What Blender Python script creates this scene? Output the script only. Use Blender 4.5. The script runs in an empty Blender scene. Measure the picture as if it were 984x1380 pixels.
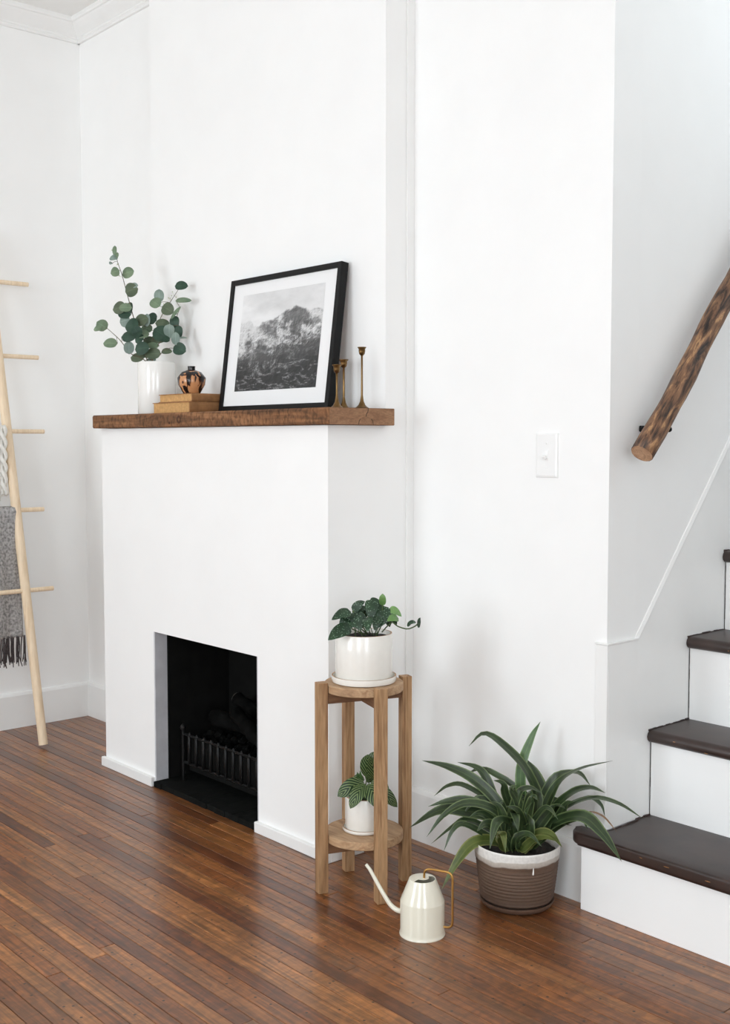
import bpy, bmesh, math, random
import numpy as np
from mathutils import Vector, Matrix

random.seed(11)
scene = bpy.context.scene
COL = scene.collection
R = math.radians

# ------------------------------------------------------------------ camera
EYE = 1.12
cam_data = bpy.data.cameras.new('camera')
cam_data.sensor_fit = 'HORIZONTAL'
cam_data.sensor_width = 36.0
cam_data.lens = 36.0 * 1530.0 / 984.0
cam = bpy.data.objects.new('camera', cam_data)
COL.objects.link(cam)
cam.location = (0.0, 0.0, EYE)
cam.rotation_euler = (R(90.0 - 3.55), 0.0, R(48.7))
cam_data.clip_start = 0.05
scene.camera = cam

# ------------------------------------------------------------------ world, daylight and added fill, exposure
world = bpy.data.worlds.new('sky')
world.use_nodes = True
world.node_tree.nodes['Background'].inputs[0].default_value = (0.80, 0.90, 1.0, 1)
world.node_tree.nodes['Background'].inputs[1].default_value = 1.0
scene.world = world

WINDOWS = [(-2.75, 1.3), (0.25, 1.3)]        # centre x and width of the two windows in the wall opposite the fireplace
SIDE_FILL_WIN = (-0.75, 1.5)                         # centre y and width of an unseen right-hand window, added as fill
WIN_Z0, WIN_Z1 = 0.55, 2.45
BACK_Y, XR = -2.3, 2.2
DAY = (0.875, 0.95, 1.0)
STAIR_FILL_WIN = (3.75, 1.0, 2.3, 3.5)                # unseen stairwell window, added to brighten the stair wall: centre y, width, bottom, top
STAIR_X = -0.55
POWER = (69.0, 62.0, 64.0, 24.0)
def daylight_and_fill(loc, rot, width, height, power):
    la = bpy.data.lights.new('daylight_and_fill', 'AREA')
    la.shape = 'RECTANGLE'
    la.size = width
    la.size_y = height
    la.energy = power
    la.color = DAY
    lo = bpy.data.objects.new('daylight_and_fill', la)
    COL.objects.link(lo)
    lo.location = loc
    lo.rotation_euler = rot
WZ = (WIN_Z0 + WIN_Z1) / 2
for (wx, ww), pw in zip(WINDOWS, POWER):
    daylight_and_fill((wx, BACK_Y - 0.20, WZ), (R(90), 0, 0), ww, WIN_Z1 - WIN_Z0, pw)          # pointing to +Y, into the room
daylight_and_fill((XR + 0.20, SIDE_FILL_WIN[0], WZ), (R(90), 0, R(90)), SIDE_FILL_WIN[1], WIN_Z1 - WIN_Z0, POWER[2])   # pointing to -X; added fill for faces turned right
daylight_and_fill((STAIR_X + 0.16, STAIR_FILL_WIN[0], (STAIR_FILL_WIN[2] + STAIR_FILL_WIN[3]) / 2), (R(90), 0, R(90)), STAIR_FILL_WIN[1], STAIR_FILL_WIN[3] - STAIR_FILL_WIN[2], POWER[3])  # added fill that lifts the stair wall

vs = scene.view_settings
vs.view_transform = 'Standard'
vs.look = 'None'
vs.exposure = 0.01
vs.gamma = 1.0
vs.use_curve_mapping = False
scene.cycles.max_bounces = 14
scene.cycles.diffuse_bounces = 8
scene.cycles.transparent_max_bounces = 12

# ------------------------------------------------------------------ materials
def new_mat(name):
    m = bpy.data.materials.new(name)
    m.use_nodes = True
    nt = m.node_tree
    b = nt.nodes['Principled BSDF']
    return m, nt, b

def N(nt, kind, **kw):
    n = nt.nodes.new(kind)
    for k, v in kw.items():
        setattr(n, k, v)
    return n

def ramp(nt, stops, interp='LINEAR'):
    n = nt.nodes.new('ShaderNodeValToRGB')
    cr = n.color_ramp
    cr.interpolation = interp
    while len(cr.elements) < len(stops):
        cr.elements.new(0.5)
    for e, (p, c) in zip(cr.elements, stops):
        e.position = p
        e.color = (c[0], c[1], c[2], 1)
    return n

def s2l(r, g, b):
    f = lambda c: (c / 255 / 12.92) if c / 255 <= 0.04045 else ((c / 255 + 0.055) / 1.055) ** 2.4
    return (f(r), f(g), f(b))

def objcoord(nt, scale=(1, 1, 1), rand=True):
    tc = N(nt, 'ShaderNodeTexCoord')
    mp = N(nt, 'ShaderNodeMapping')
    mp.inputs['Scale'].default_value = scale
    if rand:
        oi = N(nt, 'ShaderNodeObjectInfo')
        mu = N(nt, 'ShaderNodeMath', operation='MULTIPLY')
        mu.inputs[1].default_value = 17.0
        nt.links.new(oi.outputs['Random'], mu.inputs[0])
        nt.links.new(mu.outputs[0], mp.inputs['Location'])
    nt.links.new(tc.outputs['Object'], mp.inputs['Vector'])
    return mp.outputs['Vector']

def bump(nt, b, height, strength=0.2, dist=0.002):
    bp = N(nt, 'ShaderNodeBump')
    bp.inputs['Strength'].default_value = strength
    bp.inputs['Distance'].default_value = dist
    nt.links.new(height, bp.inputs['Height'])
    nt.links.new(bp.outputs['Normal'], b.inputs['Normal'])

def plain(name, c, rough=0.5, metal=0.0, coat=0.0, noise=0.0, nscale=30, bumpk=0.0, spec=0.5):
    m, nt, b = new_mat(name)
    b.inputs['Base Color'].default_value = (*c, 1)
    b.inputs['Roughness'].default_value = rough
    b.inputs['Metallic'].default_value = metal
    b.inputs['Coat Weight'].default_value = coat
    b.inputs['Specular IOR Level'].default_value = spec
    if noise or bumpk:
        v = objcoord(nt)
        n = N(nt, 'ShaderNodeTexNoise')
        n.inputs['Scale'].default_value = nscale
        n.inputs['Detail'].default_value = 5
        nt.links.new(v, n.inputs['Vector'])
        if noise:
            lo = tuple(x * (1 - noise) for x in c); hi = tuple(min(1, x * (1 + noise)) for x in c)
            rp = ramp(nt, [(0.3, lo), (0.7, hi)])
            nt.links.new(n.outputs['Fac'], rp.inputs[0])
            nt.links.new(rp.outputs[0], b.inputs['Base Color'])
        if bumpk:
            bump(nt, b, n.outputs['Fac'], bumpk)
    return m

def wood(name, stops, scale, rough=0.5, coat=0.0, bumpk=0.15, fine=8.0, fine_amt=0.25, distort=1.2, spec=0.4):
    """grain runs along the axis with the smallest scale"""
    m, nt, b = new_mat(name)
    v = objcoord(nt, scale)
    n1 = N(nt, 'ShaderNodeTexNoise')
    n1.inputs['Scale'].default_value = 1.0; n1.inputs['Detail'].default_value = 5; n1.inputs['Distortion'].default_value = distort
    nt.links.new(v, n1.inputs['Vector'])
    rp = ramp(nt, stops)
    nt.links.new(n1.outputs['Fac'], rp.inputs[0])
    n2 = N(nt, 'ShaderNodeTexNoise')
    n2.inputs['Scale'].default_value = fine; n2.inputs['Detail'].default_value = 3
    nt.links.new(v, n2.inputs['Vector'])
    mr = N(nt, 'ShaderNodeMapRange')
    mr.inputs[1].default_value = 0.3; mr.inputs[2].default_value = 0.7
    mr.inputs[3].default_value = 1 - fine_amt; mr.inputs[4].default_value = 1 + fine_amt
    nt.links.new(n2.outputs['Fac'], mr.inputs[0])
    mx = N(nt, 'ShaderNodeVectorMath', operation='MULTIPLY')
    nt.links.new(rp.outputs[0], mx.inputs[0]); nt.links.new(mr.outputs[0], mx.inputs[1])
    nt.links.new(mx.outputs[0], b.inputs['Base Color'])
    b.inputs['Roughness'].default_value = rough
    b.inputs['Coat Weight'].default_value = coat
    b.inputs['Specular IOR Level'].default_value = spec
    bump(nt, b, n2.outputs['Fac'], bumpk)
    return m

M = {}
M['wall'] = plain('white_wall_paint', (0.91, 0.91, 0.90), 0.55, noise=0.012, nscale=6, bumpk=0.04, spec=0.3)
M['trim'] = plain('white_trim_paint', (0.875, 0.875, 0.862), 0.35, noise=0.015, nscale=9, bumpk=0.04)
M['ceiling'] = plain('ceiling_paint', (0.90, 0.90, 0.885), 0.8)
M['reveal'] = plain('bare_grey_board', s2l(196, 196, 200), 0.7, noise=0.12, nscale=14, bumpk=0.1)
M['black'] = plain('soot_black', (0.0085, 0.0085, 0.008), 0.85, noise=0.2, nscale=20, spec=0.05)
M['slate'] = plain('black_hearth_slate', (0.0055, 0.006, 0.0055), 0.75, noise=0.5, nscale=40, bumpk=0.5, spec=0.12)
M['iron'] = plain('black_cast_iron', (0.0045, 0.0045, 0.0045), 0.4, noise=0.3, nscale=60, spec=0.22)
M['log'] = plain('charred_log', (0.0042, 0.0042, 0.004), 0.95, noise=0.7, nscale=26, bumpk=0.8, spec=0.05)
M['log_end'] = plain('ash_grey_log_end', (0.05, 0.048, 0.042), 0.9, noise=0.9, nscale=40, bumpk=0.5)
M['ember'] = plain('dark_ember_bed', (0.003, 0.003, 0.0028), 0.95, noise=0.6, nscale=60, bumpk=1.0, spec=0.04)
M['gap'] = plain('dark_subfloor', (0.012, 0.008, 0.006), 0.9)

def floor_mat():
    m, nt, b = new_mat('oiled_floor_boards')
    oi = N(nt, 'ShaderNodeObjectInfo')
    geo = N(nt, 'ShaderNodeNewGeometry')
    # a tone of its own for each board
    tone = ramp(nt, [(0.0, s2l(90, 49, 25)), (0.10, s2l(106, 60, 31)), (0.30, s2l(134, 82, 42)), (0.50, s2l(114, 66, 33)),
                     (0.68, s2l(150, 98, 54)), (0.84, s2l(98, 56, 29)), (0.95, s2l(128, 78, 40)), (1.0, s2l(96, 62, 36))])
    nt.links.new(oi.outputs['Random'], tone.inputs[0])
    v = objcoord(nt, (3.0, 60, 60))
    g = N(nt, 'ShaderNodeTexNoise')
    g.inputs['Scale'].default_value = 1.0; g.inputs['Detail'].default_value = 8; g.inputs['Distortion'].default_value = 1.6
    g.inputs['Roughness'].default_value = 0.65
    nt.links.new(v, g.inputs['Vector'])
    gm = N(nt, 'ShaderNodeMapRange')
    gm.inputs[1].default_value = 0.34; gm.inputs[2].default_value = 0.66; gm.inputs[3].default_value = 0.46; gm.inputs[4].default_value = 1.5
    nt.links.new(g.outputs['Fac'], gm.inputs[0])
    # curly figure across the grain
    v2 = objcoord(nt, (26, 14, 14))
    g2 = N(nt, 'ShaderNodeTexNoise')
    g2.inputs['Scale'].default_value = 1.0; g2.inputs['Detail'].default_value = 3; g2.inputs['Distortion'].default_value = 2.0
    nt.links.new(v2, g2.inputs['Vector'])
    g2m = N(nt, 'ShaderNodeMapRange')
    g2m.inputs[1].default_value = 0.36; g2m.inputs[2].default_value = 0.64; g2m.inputs[3].default_value = 0.76; g2m.inputs[4].default_value = 1.26
    nt.links.new(g2.outputs['Fac'], g2m.inputs[0])
    mu = N(nt, 'ShaderNodeMath', operation='MULTIPLY')
    nt.links.new(gm.outputs[0], mu.inputs[0]); nt.links.new(g2m.outputs[0], mu.inputs[1])
    mx = N(nt, 'ShaderNodeVectorMath', operation='MULTIPLY')
    nt.links.new(tone.outputs[0], mx.inputs[0]); nt.links.new(mu.outputs[0], mx.inputs[1])
    # worn greyer patches over the whole floor
    wn = N(nt, 'ShaderNodeTexNoise')
    wn.inputs['Scale'].default_value = 1.6; wn.inputs['Detail'].default_value = 4
    nt.links.new(geo.outputs['Position'], wn.inputs['Vector'])
    wm = N(nt, 'ShaderNodeMapRange')
    wm.inputs[1].default_value = 0.45; wm.inputs[2].default_value = 0.75; wm.inputs[3].default_value = 0.0; wm.inputs[4].default_value = 0.35
    nt.links.new(wn.outputs['Fac'], wm.inputs[0])
    mix = N(nt, 'ShaderNodeMix', data_type='RGBA')
    nt.links.new(wm.outputs[0], mix.inputs['Factor'])
    nt.links.new(mx.outputs[0], mix.inputs[6]); mix.inputs[7].default_value = (*s2l(124, 88, 54), 1)
    # nail heads and specks
    tc = N(nt, 'ShaderNodeTexCoord')
    vo = N(nt, 'ShaderNodeTexVoronoi', voronoi_dimensions='2D')
    vo.inputs['Scale'].default_value = 13.0
    nt.links.new(geo.outputs['Position'], vo.inputs['Vector'])
    lt = N(nt, 'ShaderNodeMapRange')
    lt.inputs[1].default_value = 0.030; lt.inputs[2].default_value = 0.046; lt.inputs[3].default_value = 0.9; lt.inputs[4].default_value = 0.0
    nt.links.new(vo.outputs['Distance'], lt.inputs[0])
    mix2 = N(nt, 'ShaderNodeMix', data_type='RGBA')
    nt.links.new(lt.outputs[0], mix2.inputs['Factor'])
    nt.links.new(mix.outputs[2], mix2.inputs[6]); mix2.inputs[7].default_value = (0.02, 0.012, 0.008, 1)
    nt.links.new(mix2.outputs[2], b.inputs['Base Color'])
    rm = N(nt, 'ShaderNodeMapRange')
    rm.inputs[3].default_value = 0.30; rm.inputs[4].default_value = 0.46
    nt.links.new(g2.outputs['Fac'], rm.inputs[0]); nt.links.new(rm.outputs[0], b.inputs['Roughness'])
    b.inputs['Specular IOR Level'].default_value = 0.45
    b.inputs['Coat Weight'].default_value = 0.35
    b.inputs['Coat Roughness'].default_value = 0.16
    bump(nt, b, g.outputs['Fac'], 0.12, 0.0012)
    return m
M['floor'] = floor_mat()

def beam_mat():
    m, nt, b = new_mat('reclaimed_beam_wood')
    v = objcoord(nt, (2.6, 26, 26), rand=False)
    n1 = N(nt, 'ShaderNodeTexNoise')
    n1.inputs['Scale'].default_value = 1.0; n1.inputs['Detail'].default_value = 7; n1.inputs['Distortion'].default_value = 2.2
    nt.links.new(v, n1.inputs['Vector'])
    rp = ramp(nt, [(0.2, s2l(66, 46, 33)), (0.4, s2l(108, 76, 52)), (0.55, s2l(132, 92, 62)), (0.72, s2l(150, 108, 74)), (0.9, s2l(92, 62, 44))])
    nt.links.new(n1.outputs['Fac'], rp.inputs[0])
    # slanting saw marks
    v2 = objcoord(nt, (90, 20, 50), rand=False)
    wv = N(nt, 'ShaderNodeTexNoise')
    wv.inputs['Scale'].default_value = 1.0; wv.inputs['Detail'].default_value = 3; wv.inputs['Distortion'].default_value = 0.6
    nt.links.new(v2, wv.inputs['Vector'])
    wm = N(nt, 'ShaderNodeMapRange')
    wm.inputs[1].default_value = 0.36; wm.inputs[2].default_value = 0.56; wm.inputs[3].default_value = 0.55; wm.inputs[4].default_value = 1.08
    nt.links.new(wv.outputs['Fac'], wm.inputs[0])
    mx = N(nt, 'ShaderNodeVectorMath', operation='MULTIPLY')
    nt.links.new(rp.outputs[0], mx.inputs[0]); nt.links.new(wm.outputs[0], mx.inputs[1])
    nt.links.new(mx.outputs[0], b.inputs['Base Color'])
    b.inputs['Roughness'].default_value = 0.75
    b.inputs['Specular IOR Level'].default_value = 0.25
    bump(nt, b, wv.outputs['Fac'], 0.5, 0.003)
    return m
M['beam'] = beam_mat()
M['beam_end'] = wood('beam_end_grain', [(0.25, s2l(120, 86, 62)), (0.5, s2l(142, 106, 79)), (0.75, s2l(156, 120, 90))], (20, 10, 26), 0.85, fine=12, fine_amt=0.2, distort=2.5)
M['knot'] = wood('dark_knot', [(0.3, s2l(45, 28, 18)), (0.7, s2l(92, 56, 34))], (60, 60, 60), 0.8, fine=6, fine_amt=0.3)
M['stand'] = wood('pale_oak', [(0.25, s2l(108, 78, 53)), (0.40, s2l(152, 116, 81)), (0.54, s2l(178, 142, 104)), (0.66, s2l(146, 110, 77)), (0.8, s2l(120, 86, 58))], (34, 34, 3.6), 0.6, fine=6, fine_amt=0.14)
M['stand_disc'] = wood('pale_oak_shelf', [(0.25, s2l(136, 104, 76)), (0.42, s2l(170, 136, 103)), (0.56, s2l(184, 152, 118)), (0.7, s2l(158, 122, 90))], (6, 46, 46), 0.6, fine=5, fine_amt=0.12)
M['stand_bar'] = wood('brown_oak_bar', [(0.25, s2l(94, 64, 44)), (0.5, s2l(118, 84, 58)), (0.75, s2l(132, 96, 68))], (8, 8, 40), 0.65, fine=5, fine_amt=0.15)
M['birch'] = wood('pale_birch', [(0.3, s2l(224, 200, 168)), (0.55, s2l(236, 215, 186)), (0.8, s2l(214, 186, 150))], (30, 30, 2.2), 0.55, fine=5, fine_amt=0.06)
M['tread'] = plain('dark_brown_tread_paint', (0.034, 0.019, 0.015), 0.36, noise=0.35, nscale=12, bumpk=0.25, spec=0.6)
M['tread_chip'] = plain('bare_wood_chip', s2l(170, 120, 70), 0.7)
M['crack'] = plain('dark_joint', (0.03, 0.025, 0.02), 0.9)
M['porcelain'] = plain('white_glazed_ceramic', s2l(240, 239, 235), 0.16, coat=0.4, noise=0.01, nscale=8)
M['speckle'] = plain('off_white_glazed_ceramic', s2l(236, 233, 226), 0.22, coat=0.3, noise=0.015, nscale=60)
M['rawclay'] = plain('bare_clay_edge', s2l(176, 140, 108), 0.85)
M['enamel'] = plain('cream_enamel', s2l(229, 225, 208), 0.2, coat=0.5)
M['enamel_in'] = plain('can_inside', s2l(150, 146, 128), 0.5)
M['brass'] = plain('brushed_brass', s2l(190, 146, 84), 0.28, metal=1.0, noise=0.08, nscale=40)
M['oldbrass'] = plain('aged_brass', s2l(120, 94, 60), 0.32, metal=1.0, noise=0.35, nscale=30)
M['frame'] = plain('black_frame_paint', (0.0055, 0.0055, 0.0055), 0.5, noise=0.1, nscale=20, spec=0.22)
M['mat'] = plain('white_mat_board', (0.84, 0.84, 0.84), 0.8)
M['paper'] = plain('yellowed_page_edges', s2l(196, 152, 98), 0.9, noise=0.15, nscale=120, bumpk=0.3)
M['cover'] = plain('worn_tan_cloth_cover', s2l(150, 106, 66), 0.85, noise=0.22, nscale=40, bumpk=0.3)
M['soil'] = plain('dark_potting_soil', (0.018, 0.013, 0.01), 0.95, noise=0.6, nscale=120, bumpk=1.0)
M['switch'] = plain('white_switch_plastic', (0.87, 0.87, 0.86), 0.25)
M['steel'] = plain('screw_steel', (0.6, 0.6, 0.58), 0.4, metal=1.0)
M['grey_wool'] = plain('grey_woven_wool', s2l(160, 158, 157), 0.95, noise=0.5, nscale=110, bumpk=0.6, spec=0.1)
M['tassel'] = plain('dark_grey_yarn', s2l(84, 78, 78), 0.95, noise=0.4, nscale=200, spec=0.1)
M['white_wool'] = plain('chunky_white_knit', s2l(232, 230, 224), 0.95, noise=0.06, nscale=80, bumpk=0.4, spec=0.1)
M['twig'] = plain('grey_brown_twig', s2l(98, 88, 70), 0.8, noise=0.2)
M['green_stem'] = plain('green_stem', s2l(72, 92, 48), 0.6, noise=0.2)
M['bud'] = plain('pale_bud', s2l(176, 184, 150), 0.7)

def leaf_mat(name, c, c2, rough=0.45, spec=0.4, trans=0.12):
    m, nt, b = new_mat(name)
    uv = N(nt, 'ShaderNodeUVMap')
    sep = N(nt, 'ShaderNodeSeparateXYZ')
    nt.links.new(uv.outputs['UV'], sep.inputs[0])
    v = objcoord(nt)
    n = N(nt, 'ShaderNodeTexNoise'); n.inputs['Scale'].default_value = 35; n.inputs['Detail'].default_value = 4
    nt.links.new(v, n.inputs['Vector'])
    rp = ramp(nt, [(0.3, c), (0.7, c2)])
    nt.links.new(n.outputs['Fac'], rp.inputs[0])
    b.inputs['Roughness'].default_value = rough
    b.inputs['Specular IOR Level'].default_value = spec
    nt.links.new(rp.outputs[0], b.inputs['Base Color'])
    return m, nt, b, sep, rp

def absu(nt, sep):
    s = N(nt, 'ShaderNodeMath', operation='SUBTRACT'); s.inputs[1].default_value = 0.5
    nt.links.new(sep.outputs['X'], s.inputs[0])
    a = N(nt, 'ShaderNodeMath', operation='ABSOLUTE')
    nt.links.new(s.outputs[0], a.inputs[0])
    return a.outputs[0]

def simple_leaf(name, c, c2, rough=0.5, spec=0.35):
    m, nt, b, sep, rp = leaf_mat(name, c, c2, rough, spec)
    a = absu(nt, sep)
    mr = N(nt, 'ShaderNodeMapRange')
    mr.inputs[1].default_value = 0.0; mr.inputs[2].default_value = 0.05; mr.inputs[3].default_value = 1.35; mr.inputs[4].default_value = 1.0
    nt.links.new(a, mr.inputs[0])
    mx = N(nt, 'ShaderNodeVectorMath', operation='MULTIPLY')
    nt.links.new(rp.outputs[0], mx.inputs[0]); nt.links.new(mr.outputs[0], mx.inputs[1])
    nt.links.new(mx.outputs[0], b.inputs['Base Color'])
    return m

EUC = [simple_leaf('eucalyptus_sage', s2l(96, 116, 92), s2l(122, 140, 112)),
       simple_leaf('eucalyptus_blue_grey', s2l(116, 134, 126), s2l(138, 154, 144)),
       simple_leaf('eucalyptus_olive', s2l(72, 84, 66), s2l(96, 108, 84)),
       simple_leaf('eucalyptus_deep_green', s2l(38, 62, 49), s2l(56, 82, 65))]

def strap_mat(name, dark, mid, edge):
    m, nt, b, sep, rp = leaf_mat(name, dark, mid, 0.38, 0.5)
    a = absu(nt, sep)
    e = ramp(nt, [(0.0, (0.35, 0.35, 0.35)), (0.06, (0.05, 0.05, 0.05)), (0.36, (0.0, 0.0, 0.0)), (0.45, (0.75, 0.75, 0.75))])
    nt.links.new(a, e.inputs[0])
    # a ramp runs 0..1, |u-0.5| runs 0..0.5
    mix = N(nt, 'ShaderNodeMix', data_type='RGBA')
    nt.links.new(e.outputs[0], mix.inputs['Factor'])
    nt.links.new(rp.outputs[0], mix.inputs[6]); mix.inputs[7].default_value = (*edge, 1)
    nt.links.new(mix.outputs[2], b.inputs['Base Color'])
    return m
DRA = [strap_mat('dracaena_leaf', s2l(32, 46, 27), s2l(50, 68, 38), s2l(112, 130, 84)),
       strap_mat('dracaena_young_leaf', s2l(48, 78, 40), s2l(74, 104, 56), s2l(130, 158, 102)),
       strap_mat('dracaena_olive_leaf', s2l(62, 78, 34), s2l(92, 104, 48), s2l(140, 140, 84)),
       strap_mat('dracaena_dry_leaf', s2l(112, 80, 52), s2l(150, 116, 84), s2l(168, 140, 110))]

def pothos_mat(name, c, c2, spot, lo, hi):
    m, nt, b, sep, rp = leaf_mat(name, c, c2, 0.4, 0.45)
    v = objcoord(nt)
    vo = N(nt, 'ShaderNodeTexVoronoi'); vo.inputs['Scale'].default_value = 190
    nt.links.new(v, vo.inputs['Vector'])
    mr = N(nt, 'ShaderNodeMapRange')
    mr.inputs[1].default_value = lo; mr.inputs[2].default_value = hi; mr.inputs[3].default_value = 0.75; mr.inputs[4].default_value = 0.0
    nt.links.new(vo.outputs['Distance'], mr.inputs[0])
    mix = N(nt, 'ShaderNodeMix', data_type='RGBA')
    nt.links.new(mr.outputs[0], mix.inputs['Factor'])
    nt.links.new(rp.outputs[0], mix.inputs[6]); mix.inputs[7].default_value = (*spot, 1)
    nt.links.new(mix.outputs[2], b.inputs['Base Color'])
    return m
POT = [pothos_mat('satin_pothos_leaf', s2l(24, 48, 30), s2l(40, 68, 42), s2l(120, 148, 122), 0.18, 0.34),
       pothos_mat('young_pothos_leaf', s2l(84, 124, 66), s2l(112, 148, 86), s2l(150, 176, 130), 0.10, 0.2)]

def calathea_mat():
    m, nt, b, sep, rp = leaf_mat('striped_calathea_leaf', s2l(24, 46, 20), s2l(36, 62, 28), 0.42, 0.4)
    a = absu(nt, sep)
    k = N(nt, 'ShaderNodeMath', operation='MULTIPLY'); k.inputs[1].default_value = -0.9
    nt.links.new(a, k.inputs[0])
    ad = N(nt, 'ShaderNodeMath', operation='ADD'); nt.links.new(k.outputs[0], ad.inputs[0]); nt.links.new(sep.outputs['Y'], ad.inputs[1])
    f = N(nt, 'ShaderNodeMath', operation='MULTIPLY'); f.inputs[1].default_value = 40.0; nt.links.new(ad.outputs[0], f.inputs[0])
    s = N(nt, 'ShaderNodeMath', operation='SINE'); nt.links.new(f.outputs[0], s.inputs[0])
    mr = N(nt, 'ShaderNodeMapRange')
    mr.inputs[1].default_value = 0.5; mr.inputs[2].default_value = 0.9; mr.inputs[3].default_value = 0.0; mr.inputs[4].default_value = 0.85
    nt.links.new(s.outputs[0], mr.inputs[0])
    mix = N(nt, 'ShaderNodeMix', data_type='RGBA')
    nt.links.new(mr.outputs[0], mix.inputs['Factor'])
    nt.links.new(rp.outputs[0], mix.inputs[6]); mix.inputs[7].default_value = (*s2l(146, 166, 108), 1)
    nt.links.new(mix.outputs[2], b.inputs['Base Color'])
    return m
CAL = [calathea_mat(), simple_leaf('calathea_spike', s2l(52, 84, 40), s2l(70, 104, 52))]

def bark_mat():
    m, nt, b = new_mat('peeled_branch_bark')
    v = objcoord(nt, (44, 44, 9), rand=False)
    n = N(nt, 'ShaderNodeTexNoise'); n.inputs['Scale'].default_value = 1.7; n.inputs['Detail'].default_value = 9; n.inputs['Distortion'].default_value = 0.4; n.inputs['Roughness'].default_value = 0.62
    nt.links.new(v, n.inputs['Vector'])
    rp = ramp(nt, [(0.36, s2l(30, 21, 17)), (0.43, s2l(74, 52, 38)), (0.50, s2l(112, 80, 57)), (0.57, s2l(136, 100, 72)), (0.63, s2l(182, 140, 98)), (0.70, s2l(104, 74, 54))])
    nt.links.new(n.outputs['Fac'], rp.inputs[0])
    nt.links.new(rp.outputs[0], b.inputs['Base Color'])
    b.inputs['Roughness'].default_value = 0.5
    bump(nt, b, n.outputs['Fac'], 0.7, 0.004)
    return m
M['bark'] = bark_mat()
M['log_cut'] = wood('sawn_branch_end', [(0.3, s2l(160, 122, 92)), (0.6, s2l(192, 154, 122)), (0.8, s2l(140, 100, 72))], (60, 60, 60), 0.7, fine=4, fine_amt=0.15)

def drip_vase_mat():
    m, nt, b = new_mat('tan_glaze_black_drips')
    v = objcoord(nt, (62, 62, 9), rand=False)
    n = N(nt, 'ShaderNodeTexNoise'); n.inputs['Scale'].default_value = 1.0; n.inputs['Detail'].default_value = 1.5; n.inputs['Distortion'].default_value = 0.7
    nt.links.new(v, n.inputs['Vector'])
    rp = ramp(nt, [(0.49, (0.008, 0.006, 0.006)), (0.535, s2l(70, 36, 24)), (0.56, s2l(196, 138, 94)), (0.8, s2l(206, 150, 104))])
    tc = N(nt, 'ShaderNodeTexCoord'); sp = N(nt, 'ShaderNodeSeparateXYZ'); nt.links.new(tc.outputs['Object'], sp.inputs[0])
    za = N(nt, 'ShaderNodeMath', operation='MULTIPLY_ADD'); za.inputs[1].default_value = -3.0; za.inputs[2].default_value = 0.105
    nt.links.new(sp.outputs['Z'], za.inputs[0])
    sm = N(nt, 'ShaderNodeMath', operation='ADD'); nt.links.new(za.outputs[0], sm.inputs[0]); nt.links.new(n.outputs['Fac'], sm.inputs[1])
    nt.links.new(sm.outputs[0], rp.inputs[0])
    nt.links.new(rp.outputs[0], b.inputs['Base Color'])
    b.inputs['Roughness'].default_value = 0.18
    return m
M['drip'] = drip_vase_mat()

def stoneware_mat():
    m, nt, b = new_mat('ribbed_stoneware_cream_glaze')
    tc = N(nt, 'ShaderNodeTexCoord')
    sep = N(nt, 'ShaderNodeSeparateXYZ'); nt.links.new(tc.outputs['Object'], sep.inputs[0])
    n = N(nt, 'ShaderNodeTexNoise'); n.inputs['Scale'].default_value = 14; n.inputs['Detail'].default_value = 2
    nt.links.new(tc.outputs['Object'], n.inputs['Vector'])
    ml = N(nt, 'ShaderNodeMath', operation='MULTIPLY_ADD'); ml.inputs[1].default_value = 0.022; nt.links.new(n.outputs['Fac'], ml.inputs[0])
    nt.links.new(sep.outputs['Z'], ml.inputs[2])
    mr = N(nt, 'ShaderNodeMapRange'); mr.inputs[1].default_value = 0.0; mr.inputs[2].default_value = 0.2
    nt.links.new(ml.outputs[0], mr.inputs[0])
    rp = ramp(nt, [(0.0, s2l(84, 64, 51)), (0.60, s2l(102, 80, 65)), (0.615, s2l(182, 172, 162)), (0.665, s2l(190, 182, 172)), (0.68, s2l(224, 221, 216))])
    nt.links.new(mr.outputs[0], rp.inputs[0])
    n2 = N(nt, 'ShaderNodeTexNoise'); n2.inputs['Scale'].default_value = 160; n2.inputs['Detail'].default_value = 3
    nt.links.new(tc.outputs['Object'], n2.inputs['Vector'])
    m2 = N(nt, 'ShaderNodeMapRange'); m2.inputs[3].default_value = 0.8; m2.inputs[4].default_value = 1.2
    nt.links.new(n2.outputs['Fac'], m2.inputs[0])
    mx = N(nt, 'ShaderNodeVectorMath', operation='MULTIPLY')
    nt.links.new(rp.outputs[0], mx.inputs[0]); nt.links.new(m2.outputs[0], mx.inputs[1])
    nt.links.new(mx.outputs[0], b.inputs['Base Color'])
    r2 = ramp(nt, [(0.60, (0.75,) * 3), (0.63, (0.3,) * 3)])
    nt.links.new(mr.outputs[0], r2.inputs[0]); nt.links.new(r2.outputs[0], b.inputs['Roughness'])
    return m
M['stoneware'] = stoneware_mat()
M['brownclay'] = plain('dark_brown_stoneware', s2l(96, 72, 58), 0.6, noise=0.2, nscale=60)

def glass_mat():
    m, nt, b = new_mat('window_glass')
    tr = N(nt, 'ShaderNodeBsdfTransparent'); gl = N(nt, 'ShaderNodeBsdfGlossy'); gl.inputs['Roughness'].default_value = 0.02
    mx = N(nt, 'ShaderNodeMixShader'); mx.inputs[0].default_value = 0.04
    nt.links.new(tr.outputs[0], mx.inputs[1]); nt.links.new(gl.outputs[0], mx.inputs[2])
    nt.links.new(mx.outputs[0], nt.nodes['Material Output'].inputs['Surface'])
    return m
M['glass'] = glass_mat()

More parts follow.
